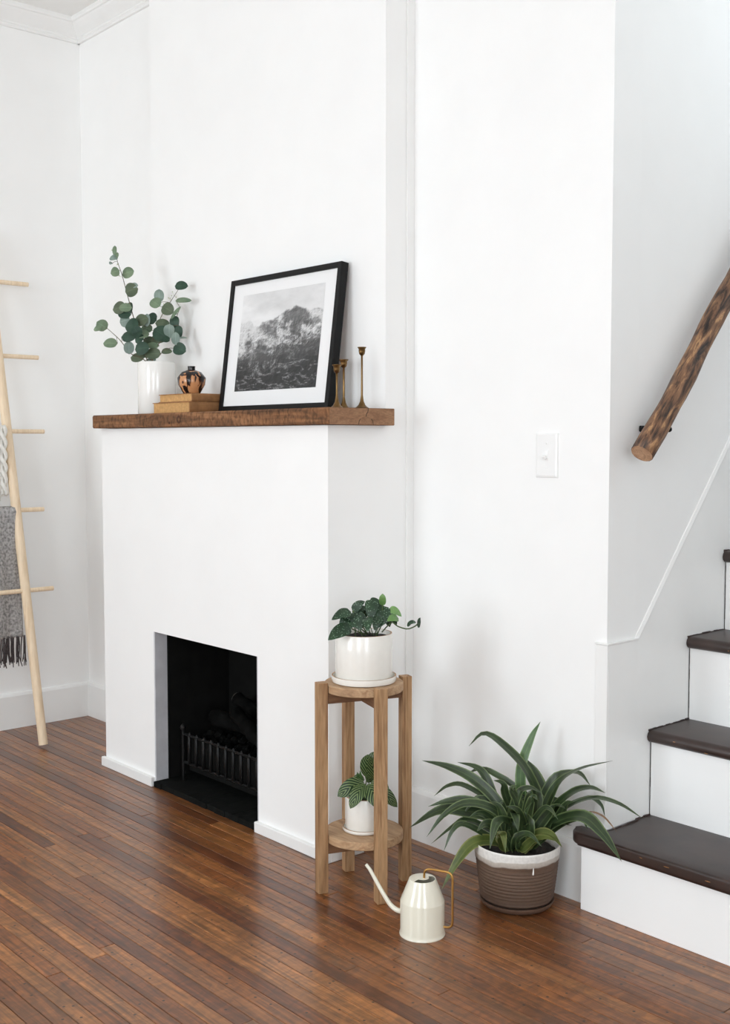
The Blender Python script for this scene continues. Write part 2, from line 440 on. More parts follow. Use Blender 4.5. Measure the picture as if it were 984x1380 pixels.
def print_mat():
    m, nt, b = new_mat('black_and_white_photo_print')
    a = N(nt, 'ShaderNodeVertexColor'); a.layer_name = 'Print'
    nt.links.new(a.outputs[0], b.inputs['Base Color'])
    b.inputs['Roughness'].default_value = 0.5
    b.inputs['Specular IOR Level'].default_value = 0.25
    return m
M['print'] = print_mat()

# ------------------------------------------------------------------ geometry helpers
def link(name, me, mat, parent=None, smooth=False):
    o = bpy.data.objects.new(name, me)
    COL.objects.link(o)
    if mat is not None:
        me.materials.append(mat)
    if smooth:
        for p in me.polygons:
            p.use_smooth = True
    if parent is not None:
        o.parent = parent
    return o

def root_of(o):
    while o.parent is not None:
        o = o.parent
    return o

def build(name, bm, mat, parent=None, smooth=False, origin=None):
    """bm is in world coordinates; the object is placed so that it stays there"""
    if parent is not None:
        off = Vector(root_of(parent).location)
    else:
        off = Vector(origin) if origin else Vector((0, 0, 0))
    bmesh.ops.translate(bm, verts=bm.verts, vec=-off)
    bmesh.ops.recalc_face_normals(bm, faces=bm.faces)
    me = bpy.data.meshes.new(name)
    bm.to_mesh(me); bm.free()
    o = link(name, me, mat, parent, smooth)
    if parent is None:
        o.location = off
    return o

def autosmooth(o, ang=35):
    me = o.data
    bm = bmesh.new(); bm.from_mesh(me)
    for f in bm.faces: f.smooth = True
    for e in bm.edges:
        if len(e.link_faces) == 2 and e.calc_face_angle(0) > R(ang): e.smooth = False
    bm.to_mesh(me); bm.free()
    return o

def tag(o, label, cat, group=None):
    o['label'] = label; o['category'] = cat
    if group: o['group'] = group
    return o

def struct(o):
    o['kind'] = 'structure'
    return o

def thing(name, loc, label, cat, group=None):
    o = bpy.data.objects.new(name, None)
    o.empty_display_size = 0.05
    COL.objects.link(o)
    o.location = loc
    return tag(o, label, cat, group)

def box(bm, x0, x1, y0, y1, z0, z1, bev=0.0, seg=1):
    g = bmesh.ops.create_cube(bm, size=1.0)
    vsx = g['verts']
    for v in vsx:
        v.co = Vector(((x0 + x1) / 2 + v.co.x * (x1 - x0), (y0 + y1) / 2 + v.co.y * (y1 - y0), (z0 + z1) / 2 + v.co.z * (z1 - z0)))
    if bev:
        es = list({e for v in vsx for e in v.link_edges})
        bmesh.ops.bevel(bm, geom=es, offset=bev, segments=seg, profile=0.5, affect='EDGES')
    return bm

def newbox(*a, **k):
    return box(bmesh.new(), *a, **k)

def prism(poly, axis, a0, a1, bev=0.0):
    """poly: 2-D points; extruded along axis ('x','y','z') from a0 to a1"""
    bm = bmesh.new()
    def P(p, a):
        if axis == 'x': return (a, p[0], p[1])
        if axis == 'y': return (p[0], a, p[1])
        return (p[0], p[1], a)
    lo = [bm.verts.new(P(p, a0)) for p in poly]; hi = [bm.verts.new(P(p, a1)) for p in poly]
    bm.faces.new(lo); bm.faces.new(hi)
    n = len(poly)
    for i in range(n):
        bm.faces.new((lo[i], lo[(i + 1) % n], hi[(i + 1) % n], hi[i]))
    if bev:
        bmesh.ops.bevel(bm, geom=list(bm.edges), offset=bev, segments=1, affect='EDGES')
    return bm

def lathe(profile, cx, cy, z0=0.0, seg=56, bm=None):
    """profile: (r, z) from the inside bottom round to where it ends"""
    bm = bm or bmesh.new()
    rings = []
    for r, z in profile:
        if r < 1e-6:
            rings.append([bm.verts.new((cx, cy, z0 + z))])
        else:
            rings.append([bm.verts.new((cx + r * math.cos(2 * math.pi * i / seg), cy + r * math.sin(2 * math.pi * i / seg), z0 + z)) for i in range(seg)])
    for a, b in zip(rings, rings[1:]):
        for i in range(seg):
            j = (i + 1) % seg
            if len(a) == 1 and len(b) == 1: continue
            if len(a) == 1: bm.faces.new((a[0], b[j], b[i]))
            elif len(b) == 1: bm.faces.new((a[i], a[j], b[0]))
            else: bm.faces.new((a[i], a[j], b[j], b[i]))
    return bm

def catmull(pts, n):
    pts = [Vector(p) for p in pts]
    if len(pts) == 2:
        return [pts[0].lerp(pts[1], i / n) for i in range(n + 1)]
    ext = [pts[0] * 2 - pts[1]] + pts + [pts[-1] * 2 - pts[-2]]
    out = []
    m = len(pts) - 1
    for i in range(n + 1):
        t = i / n * m
        k = min(int(t), m - 1); u = t - k
        p0, p1, p2, p3 = ext[k:k + 4]
        out.append(0.5 * ((2 * p1) + (p2 - p0) * u + (2 * p0 - 5 * p1 + 4 * p2 - p3) * u * u + (3 * p1 - p0 - 3 * p2 + p3) * u ** 3))
    return out

def tube(pts, rad, seg=10, bm=None, cap=True):
    bm = bm or bmesh.new()
    pts = [Vector(p) for p in pts]
    n = len(pts)
    rr = rad if callable(rad) else (lambda t: rad)
    t0 = (pts[1] - pts[0]).normalized()
    ref = Vector((0, 0, 1)) if abs(t0.z) < 0.9 else Vector((1, 0, 0))
    nrm = t0.cross(ref).normalized()
    rings = []
    for i, p in enumerate(pts):
        tg = (pts[min(i + 1, n - 1)] - pts[max(i - 1, 0)]).normalized()
        nrm = (nrm - tg * nrm.dot(tg)).normalized()
        bi = tg.cross(nrm)
        r = rr(i / (n - 1))
        rings.append([bm.verts.new(p + (nrm * math.cos(2 * math.pi * k / seg) + bi * math.sin(2 * math.pi * k / seg)) * r) for k in range(seg)])
    for a, b in zip(rings, rings[1:]):
        for k in range(seg):
            bm.faces.new((a[k], a[(k + 1) % seg], b[(k + 1) % seg], b[k]))
    if cap:
        bm.faces.new(rings[0]); bm.faces.new(rings[-1])
    return bm

def leaf(name, path, width, profile, hint, mat, parent, n=10, fold=0.15, curl=0.0, wave=0.0):
    """a single leaf blade along a path, folded along its midrib"""
    ps = catmull(path, n)
    off = Vector(root_of(parent).location)
    hint = Vector(hint).normalized()
    cols = (-1.0, -0.55, 0.0, 0.55, 1.0)
    verts, faces, uvs = [], [], []
    ph = random.uniform(0, 6.28)
    for i, p in enumerate(ps):
        t = i / n
        tg = (ps[min(i + 1, n)] - ps[max(i - 1, 0)]).normalized()
        side = tg.cross(hint)
        if side.length < 1e-4: side = Vector((1, 0, 0))
        side.normalize()
        nr = side.cross(tg).normalized()
        w = max(profile(t), 0.012) * width / 2
        for c in cols:
            q = p + side * w * c + nr * (abs(c) * w * fold + math.sin(t * 11 + ph + c) * wave * w - curl * w * c * c)
            verts.append(q - off); uvs.append((c / 2 + 0.5, t))
    k = len(cols)
    for i in range(n):
        for j in range(k - 1):
            faces.append((i * k + j, i * k + j + 1, (i + 1) * k + j + 1, (i + 1) * k + j))
    me = bpy.data.meshes.new(name)
    me.from_pydata([tuple(v) for v in verts], [], faces)
    ul = me.uv_layers.new(name='UVMap')
    for lp in me.loops:
        ul.data[lp.index].uv = uvs[lp.vertex_index]
    return link(name, me, mat, parent, smooth=True)

def prof_strap(t): return min(1.0, 0.42 + 2.2 * t) * (1 - max(0, (t - 0.45) / 0.55) ** 1.7) if t < 1 else 0.0
def prof_round(t): return max(0.0, 1 - (abs(t - 0.45) / (0.45 if t < 0.45 else 0.55)) ** 2.0) ** (0.5 if t < 0.45 else 0.62)
def prof_heart(t): return (max(0.0, 1 - (abs(t - 0.34) / (0.34 if t < 0.34 else 0.66)) ** (2.6 if t < 0.34 else 1.55))) ** (0.5 if t < 0.34 else 0.8)
def prof_lance(t): return (max(0.0, 1 - (abs(t - 0.42) / (0.42 if t < 0.42 else 0.58)) ** 2)) ** (0.75)

TOCAM = Vector((0.72, -0.62, 0.30))

DRACAENA = [
    ([(-1.7695,2.0772,0.1347),(-1.7473,2.0916,0.2452),(-1.7618,2.0653,0.3285),(-1.7975,2.0289,0.3867),(-1.8383,1.9983,0.417),(-1.8673,1.9744,0.3844)],0.022,0),
    ([(-1.7792,2.0666,0.1346),(-1.7844,2.0727,0.2402),(-1.7901,2.0782,0.3272),(-1.779,2.1022,0.3996),(-1.7694,2.1241,0.4387)],0.0194,1),
    ([(-1.7674,2.0794,0.1348),(-1.7503,2.1088,0.2333),(-1.7661,2.1018,0.3055),(-1.7857,2.0906,0.3497)],0.0337,0),
    ([(-1.7925,2.056,0.1335),(-1.818,2.0373,0.2321),(-1.8717,2.0034,0.2937),(-1.9297,1.9678,0.3216),(-1.987,1.9334,0.3316)],0.0207,0),
    ([(-1.7959,2.0541,0.133),(-1.8359,2.0408,0.2344),(-1.8647,2.0335,0.2969),(-1.8933,2.0261,0.3184),(-1.9393,2.0096,0.323)],0.0168,0),
    ([(-1.7795,2.0662,0.1346),(-1.7887,2.0753,0.261),(-1.8546,2.0497,0.3065),(-1.8963,2.0403,0.3089),(-1.933,2.0336,0.2876)],0.0117,0),
    ([(-1.7936,2.0554,0.1334),(-1.8276,2.0426,0.2211),(-1.905,2.0065,0.2704),(-1.9496,1.9883,0.2653),(-1.9856,1.9747,0.2336)],0.013,0),
    ([(-1.7936,2.0554,0.1334),(-1.818,2.032,0.2183),(-1.8783,1.9893,0.2441),(-1.9193,1.9577,0.2409),(-1.9589,1.9274,0.2234)],0.0181,0),
    ([(-1.7936,2.0554,0.1334),(-1.8194,2.0337,0.2026),(-1.8881,1.9893,0.2162),(-1.9449,1.9522,0.2117),(-2.0096,1.9123,0.1607)],0.0311,0),
    ([(-1.7936,2.0554,0.1334),(-1.8085,2.0214,0.223),(-1.8587,1.9686,0.2481),(-1.8961,1.9238,0.2211),(-1.9219,1.8862,0.1664)],0.0181,0),
    ([(-1.7959,2.0541,0.133),(-1.8209,2.0249,0.1669),(-1.8715,1.9825,0.1986),(-1.8954,1.9547,0.186),(-1.9384,1.9179,0.1373)],0.0168,0),
    ([(-1.8005,2.0516,0.1324),(-1.8293,2.0126,0.16),(-1.8718,1.9669,0.193),(-1.884,1.9377,0.1816),(-1.8895,1.9126,0.1333)],0.013,0),
    ([(-1.8005,2.0516,0.1324),(-1.8229,2.0056,0.1559),(-1.8419,1.9622,0.1522),(-1.8542,1.9231,0.1154),(-1.8683,1.8845,0.0534)],0.0259,2),
    ([(-1.7648,2.0822,0.1348),(-1.7359,2.1083,0.2444),(-1.7026,2.1175,0.3057),(-1.6372,2.1136,0.3525),(-1.5436,2.1095,0.3927)],0.0181,0),
    ([(-1.7674,2.0794,0.1348),(-1.751,2.1094,0.2479),(-1.727,2.1362,0.3076),(-1.668,2.142,0.3307),(-1.6347,2.1479,0.3057)],0.0194,0),
    ([(-1.7605,2.0869,0.1348),(-1.7261,2.125,0.2283),(-1.6719,2.125,0.2842),(-1.619,2.125,0.309),(-1.574,2.125,0.3073)],0.0194,0),
    ([(-1.7571,2.0907,0.1349),(-1.7031,2.1194,0.2278),(-1.6099,2.1136,0.2883),(-1.529,2.1076,0.2985),(-1.4544,2.1016,0.2824)],0.013,0),
    ([(-1.7571,2.0907,0.1349),(-1.7121,2.1306,0.2305),(-1.636,2.1364,0.2787),(-1.6009,2.1422,0.27),(-1.5917,2.1479,0.2408)],0.0143,0),
    ([(-1.7622,2.0851,0.1348),(-1.7174,2.1035,0.1982),(-1.6182,2.0912,0.2481),(-1.5446,2.0738,0.2322),(-1.4775,2.0564,0.1897)],0.0285,0),
    ([(-1.7588,2.0888,0.1349),(-1.7119,2.1195,0.196),(-1.6269,2.1137,0.2496),(-1.5706,2.1079,0.2579),(-1.5221,2.102,0.2322)],0.0091,3),
    ([(-1.7847,2.0606,0.1345),(-1.7791,2.032,0.1985),(-1.783,1.9984,0.2161),(-1.7769,1.9704,0.2094),(-1.7688,1.9441,0.1648)],0.0259,0),
    ([(-1.7838,2.0615,0.1346),(-1.7792,2.0373,0.2194),(-1.7617,2.0205,0.2349),(-1.7409,2.0055,0.2253),(-1.7221,1.9905,0.2083)],0.0181,0),
    ([(-1.7786,2.0672,0.1346),(-1.7632,2.0529,0.1386),(-1.7326,2.0553,0.1685),(-1.6998,2.0601,0.1834),(-1.6626,2.059,0.185)],0.0168,2),
    ([(-1.7795,2.0662,0.1346),(-1.7687,2.0538,0.1331),(-1.7291,2.0731,0.18),(-1.6993,2.0816,0.1859),(-1.658,2.0735,0.1683)],0.0233,2),
    ([(-1.7761,2.07,0.1346),(-1.7578,2.0626,0.1822),(-1.7218,2.0746,0.2418),(-1.6963,2.0748,0.2503),(-1.6653,2.0659,0.2346)],0.0117,0),
    ([(-1.7914,2.0566,0.1337),(-1.7997,2.0233,0.1431),(-1.7891,2.0004,0.1699),(-1.7642,1.9851,0.1911),(-1.7418,1.9689,0.1561)],0.0207,2),
    ([(-1.7571,2.0907,0.1349),(-1.6983,2.1139,0.2008),(-1.6357,2.1025,0.2376),(-1.6111,2.0912,0.2428),(-1.59,2.0799,0.228)],0.013,0),
    ([(-1.7838,2.0615,0.1346),(-1.7816,2.041,0.1364),(-1.76,2.0323,0.1739),(-1.7285,2.0392,0.188),(-1.6969,2.0459,0.1658)],0.0181,0),
    ([(-1.7868,2.0591,0.1343),(-1.7964,2.0409,0.1771),(-1.7702,2.0428,0.2721),(-1.7432,2.055,0.2943),(-1.7162,2.0672,0.2858)],0.0168,0),
    ([(-1.7812,2.0643,0.1346),(-1.782,2.0573,0.192),(-1.8053,2.0391,0.2646),(-1.8089,2.0319,0.2949),(-1.8254,2.0177,0.3014)],0.0181,0),
    ([(-1.7743,2.0719,0.1347),(-1.7713,2.0896,0.1725),(-1.7536,2.124,0.2442),(-1.745,2.1473,0.2788),(-1.7326,2.1549,0.2914)],0.0181,0),
    ([(-1.7761,2.07,0.1346),(-1.7624,2.068,0.1798),(-1.7701,2.0429,0.2574),(-1.7751,2.0264,0.2891),(-1.7548,2.0247,0.3051)],0.0181,0),
    ([(-1.7709,2.0756,0.1347),(-1.7553,2.0931,0.1758),(-1.7462,2.1039,0.2353),(-1.7515,2.0985,0.265),(-1.7615,2.0878,0.2797)],0.0207,0),
    ([(-1.7891,2.0579,0.134),(-1.8029,2.0374,0.1762),(-1.8347,2.0072,0.2121),(-1.8466,1.9879,0.2208),(-1.8585,1.9687,0.2132)],0.0181,0),
    ([(-1.7691,2.0775,0.1347),(-1.7459,2.0931,0.1783),(-1.7076,2.1139,0.2131),(-1.6763,2.1082,0.2589),(-1.6495,2.1025,0.2739)],0.0181,0),
    ([(-1.7838,2.0615,0.1346),(-1.7877,2.0481,0.133),(-1.7983,2.032,0.1935),(-1.8054,2.0178,0.2394),(-1.8188,2.0001,0.2547)],0.0207,0),
    ([(-1.7743,2.0719,0.1347),(-1.7541,2.0698,0.1444),(-1.7439,2.0571,0.2019),(-1.7383,2.039,0.2367),(-1.7181,2.0368,0.2713)],0.022,0),
    ([(-1.7804,2.0653,0.1346),(-1.7713,2.0511,0.1442),(-1.7561,2.0438,0.2018),(-1.7528,2.0231,0.2439),(-1.7672,1.9964,0.2571)],0.022,0),
    ([(-1.7674,2.0794,0.1348),(-1.7363,2.093,0.166),(-1.7077,2.1029,0.2008),(-1.6805,2.0918,0.214),(-1.6357,2.0803,0.2246)],0.0194,0),
    ([(-1.7891,2.0579,0.134),(-1.7996,2.0339,0.163),(-1.815,2.0073,0.1948),(-1.8236,1.9845,0.2015),(-1.8288,1.9638,0.1864)],0.0207,0),
    ([(-1.7726,2.0738,0.1347),(-1.7541,2.0805,0.1716),(-1.7265,2.0973,0.2194),(-1.6991,2.1028,0.2509),(-1.6658,2.0952,0.2534)],0.0194,0),
    ([(-1.7785,2.0673,0.1346),(-1.7797,2.0723,0.1668),(-1.7796,2.079,0.2275),(-1.7792,2.0858,0.2625),(-1.7783,2.0926,0.2595)],0.0204,0),
    ([(-1.7774,2.0685,0.1346),(-1.7781,2.0777,0.1659),(-1.7747,2.092,0.2328),(-1.771,2.1064,0.2666),(-1.7666,2.1207,0.2555)],0.0212,0),
    ([(-1.7774,2.0685,0.1346),(-1.7638,2.0609,0.1736),(-1.747,2.0568,0.24),(-1.73,2.0526,0.2769),(-1.7127,2.0484,0.2729)],0.0175,0),
    ([(-1.7791,2.0667,0.1346),(-1.7747,2.0627,0.1703),(-1.77,2.0593,0.2291),(-1.7651,2.0559,0.2661),(-1.7598,2.0524,0.2694)],0.0215,0),
    ([(-1.7823,2.0632,0.1346),(-1.7952,2.0662,0.1641),(-1.813,2.0683,0.2128),(-1.8307,2.0704,0.2352),(-1.848,2.0723,0.217)],0.0175,0),
    ([(-1.778,2.0679,0.1346),(-1.7677,2.0616,0.1724),(-1.7549,2.0582,0.2409),(-1.7419,2.0547,0.2802),(-1.7285,2.0513,0.2792)],0.0168,0),
    ([(-1.7736,2.0727,0.1347),(-1.7685,2.0911,0.1654),(-1.7548,2.1195,0.2227),(-1.7381,2.1449,0.2412),(-1.7058,2.1517,0.2135)],0.0191,0),
    ([(-1.7858,2.0597,0.1345),(-1.805,2.0557,0.1639),(-1.8441,2.0413,0.2292),(-1.8832,2.0266,0.2441),(-1.9225,2.0118,0.1983)],0.0155,0),
    ([(-1.774,2.0722,0.1347),(-1.766,2.0854,0.1674),(-1.748,2.1099,0.2317),(-1.727,2.1313,0.2545),(-1.69,2.1335,0.2308)],0.0141,0),
    ([(-1.7831,2.0624,0.1346),(-1.7894,2.0545,0.1683),(-1.8011,2.0449,0.2199),(-1.8124,2.0354,0.2436),(-1.8234,2.0259,0.2248)],0.013,0),
    ([(-1.7822,2.0633,0.1346),(-1.7939,2.0651,0.1647),(-1.8112,2.0657,0.2161),(-1.8282,2.0663,0.2401),(-1.8449,2.0667,0.2225)],0.0146,0),
    ([(-1.7862,2.0595,0.1344),(-1.7997,2.0477,0.1672),(-1.832,2.026,0.2325),(-1.8641,2.0043,0.2487),(-1.8963,1.9828,0.2051)],0.0197,0),
    ([(-1.7847,2.0606,0.1345),(-1.7995,2.0555,0.1654),(-1.8195,2.048,0.2113),(-1.8393,2.0405,0.2275),(-1.8588,2.0329,0.1967)],0.014,0),
    ([(-1.7858,2.0597,0.1345),(-1.8053,2.0562,0.1637),(-1.8329,2.0485,0.2113),(-1.8604,2.0407,0.2241),(-1.8877,2.0328,0.1851)],0.0148,0),
    ([(-1.7774,2.0685,0.1346),(-1.7749,2.0741,0.1676),(-1.7699,2.0827,0.2244),(-1.7647,2.0914,0.2542),(-1.7589,2.1,0.2442)],0.0172,0),
    ([(-1.779,2.0668,0.1346),(-1.7847,2.0753,0.1647),(-1.7899,2.0852,0.2277),(-1.7948,2.095,0.2647),(-1.7992,2.1048,0.2633)],0.0157,0),
]
EUCALYPTUS = [
    ([(-3.3014,1.9713,1.3),(-3.3436,1.9721,1.385),(-3.3686,1.9458,1.4986),(-3.3852,1.9261,1.5941),(-3.4025,1.9133,1.6722),(-3.4161,1.9035,1.7204),(-3.4195,1.9005,1.7622)],[((-3.4113,1.8921,1.7673),(-3.4072,1.8893,1.7333),0.014,0,(-3.4187,1.9012,1.7532)),((-3.3969,1.8941,1.7264),(-3.412,1.8732,1.723),0.0256,1,(-3.4169,1.9028,1.7294)),((-3.393,1.8907,1.727),(-3.4023,1.8962,1.7453),0.0102,0,(-3.4176,1.9021,1.7393)),((-3.4259,1.8909,1.7131),(-3.4262,1.8796,1.7085),0.0115,1,(-3.4156,1.9038,1.7187)),((-3.3986,1.9007,1.6859),(-3.4161,1.8792,1.6765),0.0353,0,(-3.4072,1.9099,1.6891)),((-3.4098,1.9189,1.6751),(-3.3763,1.9419,1.686),0.0364,0,(-3.4028,1.9131,1.6732)),((-3.3831,1.9309,1.6373),(-3.3581,1.9465,1.6361),0.0204,1,(-3.3931,1.9202,1.6299)),((-3.3835,1.9153,1.6152),(-3.3572,1.9452,1.6257),0.0458,2,(-3.3903,1.9223,1.6172)),((-3.4011,1.9215,1.5696),(-3.4423,1.9002,1.5606),0.041,2,(-3.3803,1.9296,1.5733)),((-3.3539,1.9193,1.561),(-3.3859,1.8916,1.5617),0.0281,0,(-3.3793,1.9304,1.5689)),((-3.3878,1.9329,1.583),(-3.3826,1.9293,1.544),0.0217,3,(-3.3781,1.9312,1.5639)),((-3.3874,1.9348,1.5424),(-3.4227,1.9085,1.5434),0.0281,3,(-3.3746,1.9339,1.5486)),((-3.3913,1.933,1.5267),(-3.4314,1.9194,1.52),0.0428,1,(-3.3701,1.9372,1.5293)),((-3.3374,1.9333,1.5084),(-3.3819,1.9115,1.4987),0.0483,3,(-3.3654,1.9407,1.5089)),((-3.3304,1.9332,1.4681),(-3.3377,1.9183,1.4976),0.0345,3,(-3.3615,1.9436,1.4863)),((-3.3653,1.9392,1.5172),(-3.3345,1.9684,1.5284),0.0412,2,(-3.3673,1.9392,1.5171)),((-3.3389,1.9676,1.5026),(-3.3469,1.9729,1.5442),0.023,1,(-3.3662,1.94,1.5124)),((-3.3539,1.9487,1.4714),(-3.3296,1.9699,1.4758),0.0382,0,(-3.3596,1.9451,1.4707)),((-3.3492,1.9293,1.4242),(-3.3087,1.9567,1.4301),0.041,3,(-3.3546,1.9491,1.4278)),((-3.3587,1.9364,1.4495),(-3.3387,1.9518,1.473),0.0359,3,(-3.3586,1.9459,1.4615))]),
    ([(-3.3183,2.0035,1.3),(-3.3503,1.9719,1.385),(-3.4004,1.9403,1.4151),(-3.4311,1.9193,1.4593),(-3.4667,1.8954,1.4966),(-3.4806,1.8862,1.5061)],[((-3.4741,1.8926,1.5),(-3.4944,1.8676,1.5216),0.0383,0,(-3.4806,1.8862,1.5061)),((-3.4806,1.8766,1.503),(-3.501,1.8593,1.4962),0.0234,0,(-3.4806,1.8862,1.5061)),((-3.4465,1.9155,1.4498),(-3.4792,1.8832,1.4501),0.0345,0,(-3.4426,1.9115,1.4714)),((-3.4117,1.9148,1.4698),(-3.36,1.9371,1.4676),0.0357,3,(-3.4265,1.9224,1.4528)),((-3.383,1.9249,1.4121),(-3.3862,1.9273,1.4532),0.0319,1,(-3.4104,1.9335,1.4295)),((-3.4003,1.9415,1.4013),(-3.361,1.9682,1.4004),0.0332,2,(-3.384,1.9516,1.3963))]),
    ([(-3.3328,1.9993,1.3),(-3.3406,1.9828,1.385),(-3.3434,1.9924,1.4577),(-3.3231,2.0125,1.5356),(-3.2954,2.031,1.5824),(-3.2708,2.0477,1.6232)],[((-3.339,2.0033,1.5238),(-3.364,1.9833,1.5348),0.0401,3,(-3.3284,2.0091,1.5197)),((-3.3639,2.0014,1.4931),(-3.3903,1.9786,1.5052),0.0315,0,(-3.3395,2.002,1.4868)),((-3.3156,1.9984,1.4383),(-3.3497,1.9662,1.4387),0.023,0,(-3.3533,1.9932,1.4407)),((-3.3303,1.9957,1.514),(-3.2996,2.0299,1.5139),0.0281,2,(-3.3288,2.0088,1.5185)),((-3.3383,2.0154,1.5869),(-3.3439,2.0193,1.6286),0.0306,1,(-3.2955,2.0309,1.5822)),((-3.3021,1.9956,1.5682),(-3.334,1.9814,1.5881),0.0361,0,(-3.3092,2.0218,1.559)),((-3.3012,2.0062,1.5678),(-3.2626,2.0218,1.5444),0.0402,2,(-3.3072,2.0231,1.5624)),((-3.256,2.0274,1.6318),(-3.2215,2.0531,1.6306),0.0294,3,(-3.2708,2.0477,1.6232)),((-3.3518,1.9988,1.4548),(-3.3791,1.9776,1.4632),0.0309,2,(-3.3499,1.9953,1.4549)),((-3.3502,1.9915,1.4058),(-3.3908,1.9755,1.4157),0.0311,3,(-3.3612,1.9884,1.4083))]),
    ([(-3.3,1.9952,1.3),(-3.3271,1.981,1.385),(-3.297,1.9882,1.4068),(-3.2614,2.0013,1.4262),(-3.2349,2.0195,1.4255)],[((-3.2161,2.0017,1.4358),(-3.2237,2.0069,1.4765),0.0255,1,(-3.2397,2.0162,1.4256)),((-3.2224,1.9986,1.428),(-3.1882,2.0212,1.4126),0.0392,3,(-3.2349,2.0195,1.4255)),((-3.2816,1.9886,1.4166),(-3.2555,2.0114,1.4163),0.0204,2,(-3.2686,1.9964,1.4208)),((-3.2382,2.0261,1.4604),(-3.2089,2.041,1.4593),0.0077,1,(-3.2349,2.0195,1.4255))]),
    ([(-3.3065,1.9743,1.3),(-3.3349,1.9823,1.385),(-3.3217,1.993,1.4324),(-3.2912,2.0132,1.4794),(-3.2637,2.0316,1.5261),(-3.2499,2.0409,1.5613)],[((-3.3637,1.9787,1.3932),(-3.3256,1.992,1.3918),0.023,1,(-3.3407,1.9806,1.3931)),((-3.2928,1.9905,1.4096),(-3.341,1.9614,1.4109),0.0357,2,(-3.332,1.9863,1.4111)),((-3.2602,2.0322,1.5852),(-3.2023,2.0542,1.5817),0.0166,0,(-3.2499,2.0409,1.5613)),((-3.2596,2.0124,1.5245),(-3.2394,2.0365,1.5635),0.014,0,(-3.2571,2.0361,1.543)),((-3.2739,2.0047,1.462),(-3.3049,1.9753,1.4912),0.0528,3,(-3.2974,2.0091,1.4698)),((-3.262,2.0068,1.5053),(-3.2723,2.0126,1.4613),0.0345,1,(-3.2862,2.0165,1.4878)),((-3.2654,2.03,1.5345),(-3.264,2.0286,1.4915),0.0306,3,(-3.2697,2.0276,1.5159)),((-3.2325,2.0244,1.5001),(-3.2365,2.0264,1.458),0.0255,3,(-3.2794,2.0211,1.4994)),((-3.3008,2.0147,1.4592),(-3.3547,1.9888,1.4613),0.0281,2,(-3.3087,2.0015,1.4523)),((-3.2771,2.0313,1.5004),(-3.2856,2.037,1.5372),0.0153,0,(-3.2692,2.0279,1.5167)),((-3.2861,1.9924,1.4682),(-3.2656,2.0079,1.4511),0.0298,3,(-3.2998,2.0075,1.4661))]),
]
POTHOS = [
    ((-2.1055,1.8006,0.7021),(-2.1151,1.7533,0.6871),0.021,0),
    ((-2.0975,1.7915,0.6659),(-2.105,1.7345,0.6417),0.0304,0),
    ((-2.1089,1.8058,0.6865),(-2.1083,1.7762,0.6505),0.0315,0),
    ((-2.1278,1.8298,0.6996),(-2.1095,1.8506,0.7215),0.0175,0),
    ((-2.1369,1.8376,0.6888),(-2.1187,1.8704,0.7044),0.0175,0),
    ((-2.0787,1.8492,0.7285),(-2.0691,1.836,0.6839),0.0269,0),
    ((-2.0685,1.8246,0.6893),(-2.0437,1.8043,0.6631),0.0222,0),
    ((-2.1043,1.8111,0.6865),(-2.0777,1.8111,0.6604),0.028,0),
    ((-2.0573,1.8827,0.7082),(-2.0677,1.8527,0.6629),0.0385,0),
    ((-2.0757,1.8891,0.6966),(-2.0679,1.898,0.661),0.0234,0),
    ((-2.0707,1.8766,0.715),(-2.0644,1.8716,0.7432),0.014,1),
    ((-2.0546,1.8858,0.7064),(-2.0273,1.8987,0.6906),0.0152,1),
    ((-2.0319,1.8934,0.6847),(-2.0337,1.8611,0.682),0.0175,1),
    ((-2.1088,1.8696,0.7216),(-2.0952,1.8972,0.7086),0.0163,0),
    ((-2.0639,1.8571,0.6894),(-2.0547,1.8372,0.6604),0.021,0),
    ((-2.1121,1.8294,0.6866),(-2.0925,1.8396,0.6731),0.021,0),
    ((-2.1146,1.8084,0.6944),(-2.0929,1.8089,0.6734),0.0234,0),
    ((-2.1083,1.8519,0.6729),(-2.1185,1.8404,0.652),0.0187,0),
    ((-2.0169,1.9106,0.6676),(-1.989,1.912,0.6773),0.0105,0),
    ((-1.9991,1.9307,0.6629),(-1.9813,1.9207,0.6884),0.0093,0),
    ((-2.08,1.9115,0.6879),(-2.0789,1.9308,0.6591),0.0163,0),
    ((-2.1172,1.8691,0.6999),(-2.1321,1.8703,0.6771),0.0187,0),
]
POTHOS_STEMS = [
    [(-2.1037,1.8572,0.6401),(-2.108,1.822,0.6701),(-2.1157,1.8132,0.6937),(-2.1176,1.811,0.6996)],
    [(-2.0998,1.8616,0.6401),(-2.0887,1.844,0.676),(-2.0817,1.8519,0.7173),(-2.0817,1.8519,0.7279)],
    [(-2.092,1.8705,0.6401),(-2.0694,1.866,0.6819),(-2.0647,1.8712,0.7055),(-2.0647,1.8712,0.7161)],
    [(-2.0881,1.8749,0.6401),(-2.0616,1.8748,0.6819),(-2.0532,1.8844,0.7067)],
    [(-2.1076,1.8528,0.6401),(-2.1119,1.8176,0.6554),(-2.1181,1.8105,0.6613)],
    [(-2.1037,1.8572,0.6401),(-2.1022,1.8286,0.676),(-2.1119,1.8176,0.6996),(-2.1126,1.8167,0.7026)],
    [(-2.0803,1.8838,0.6461),(-2.05,1.888,0.6731),(-2.0404,1.899,0.6642),(-2.0249,1.9166,0.6572),(-2.0133,1.9298,0.6625),(-2.0056,1.9385,0.6713)],
]
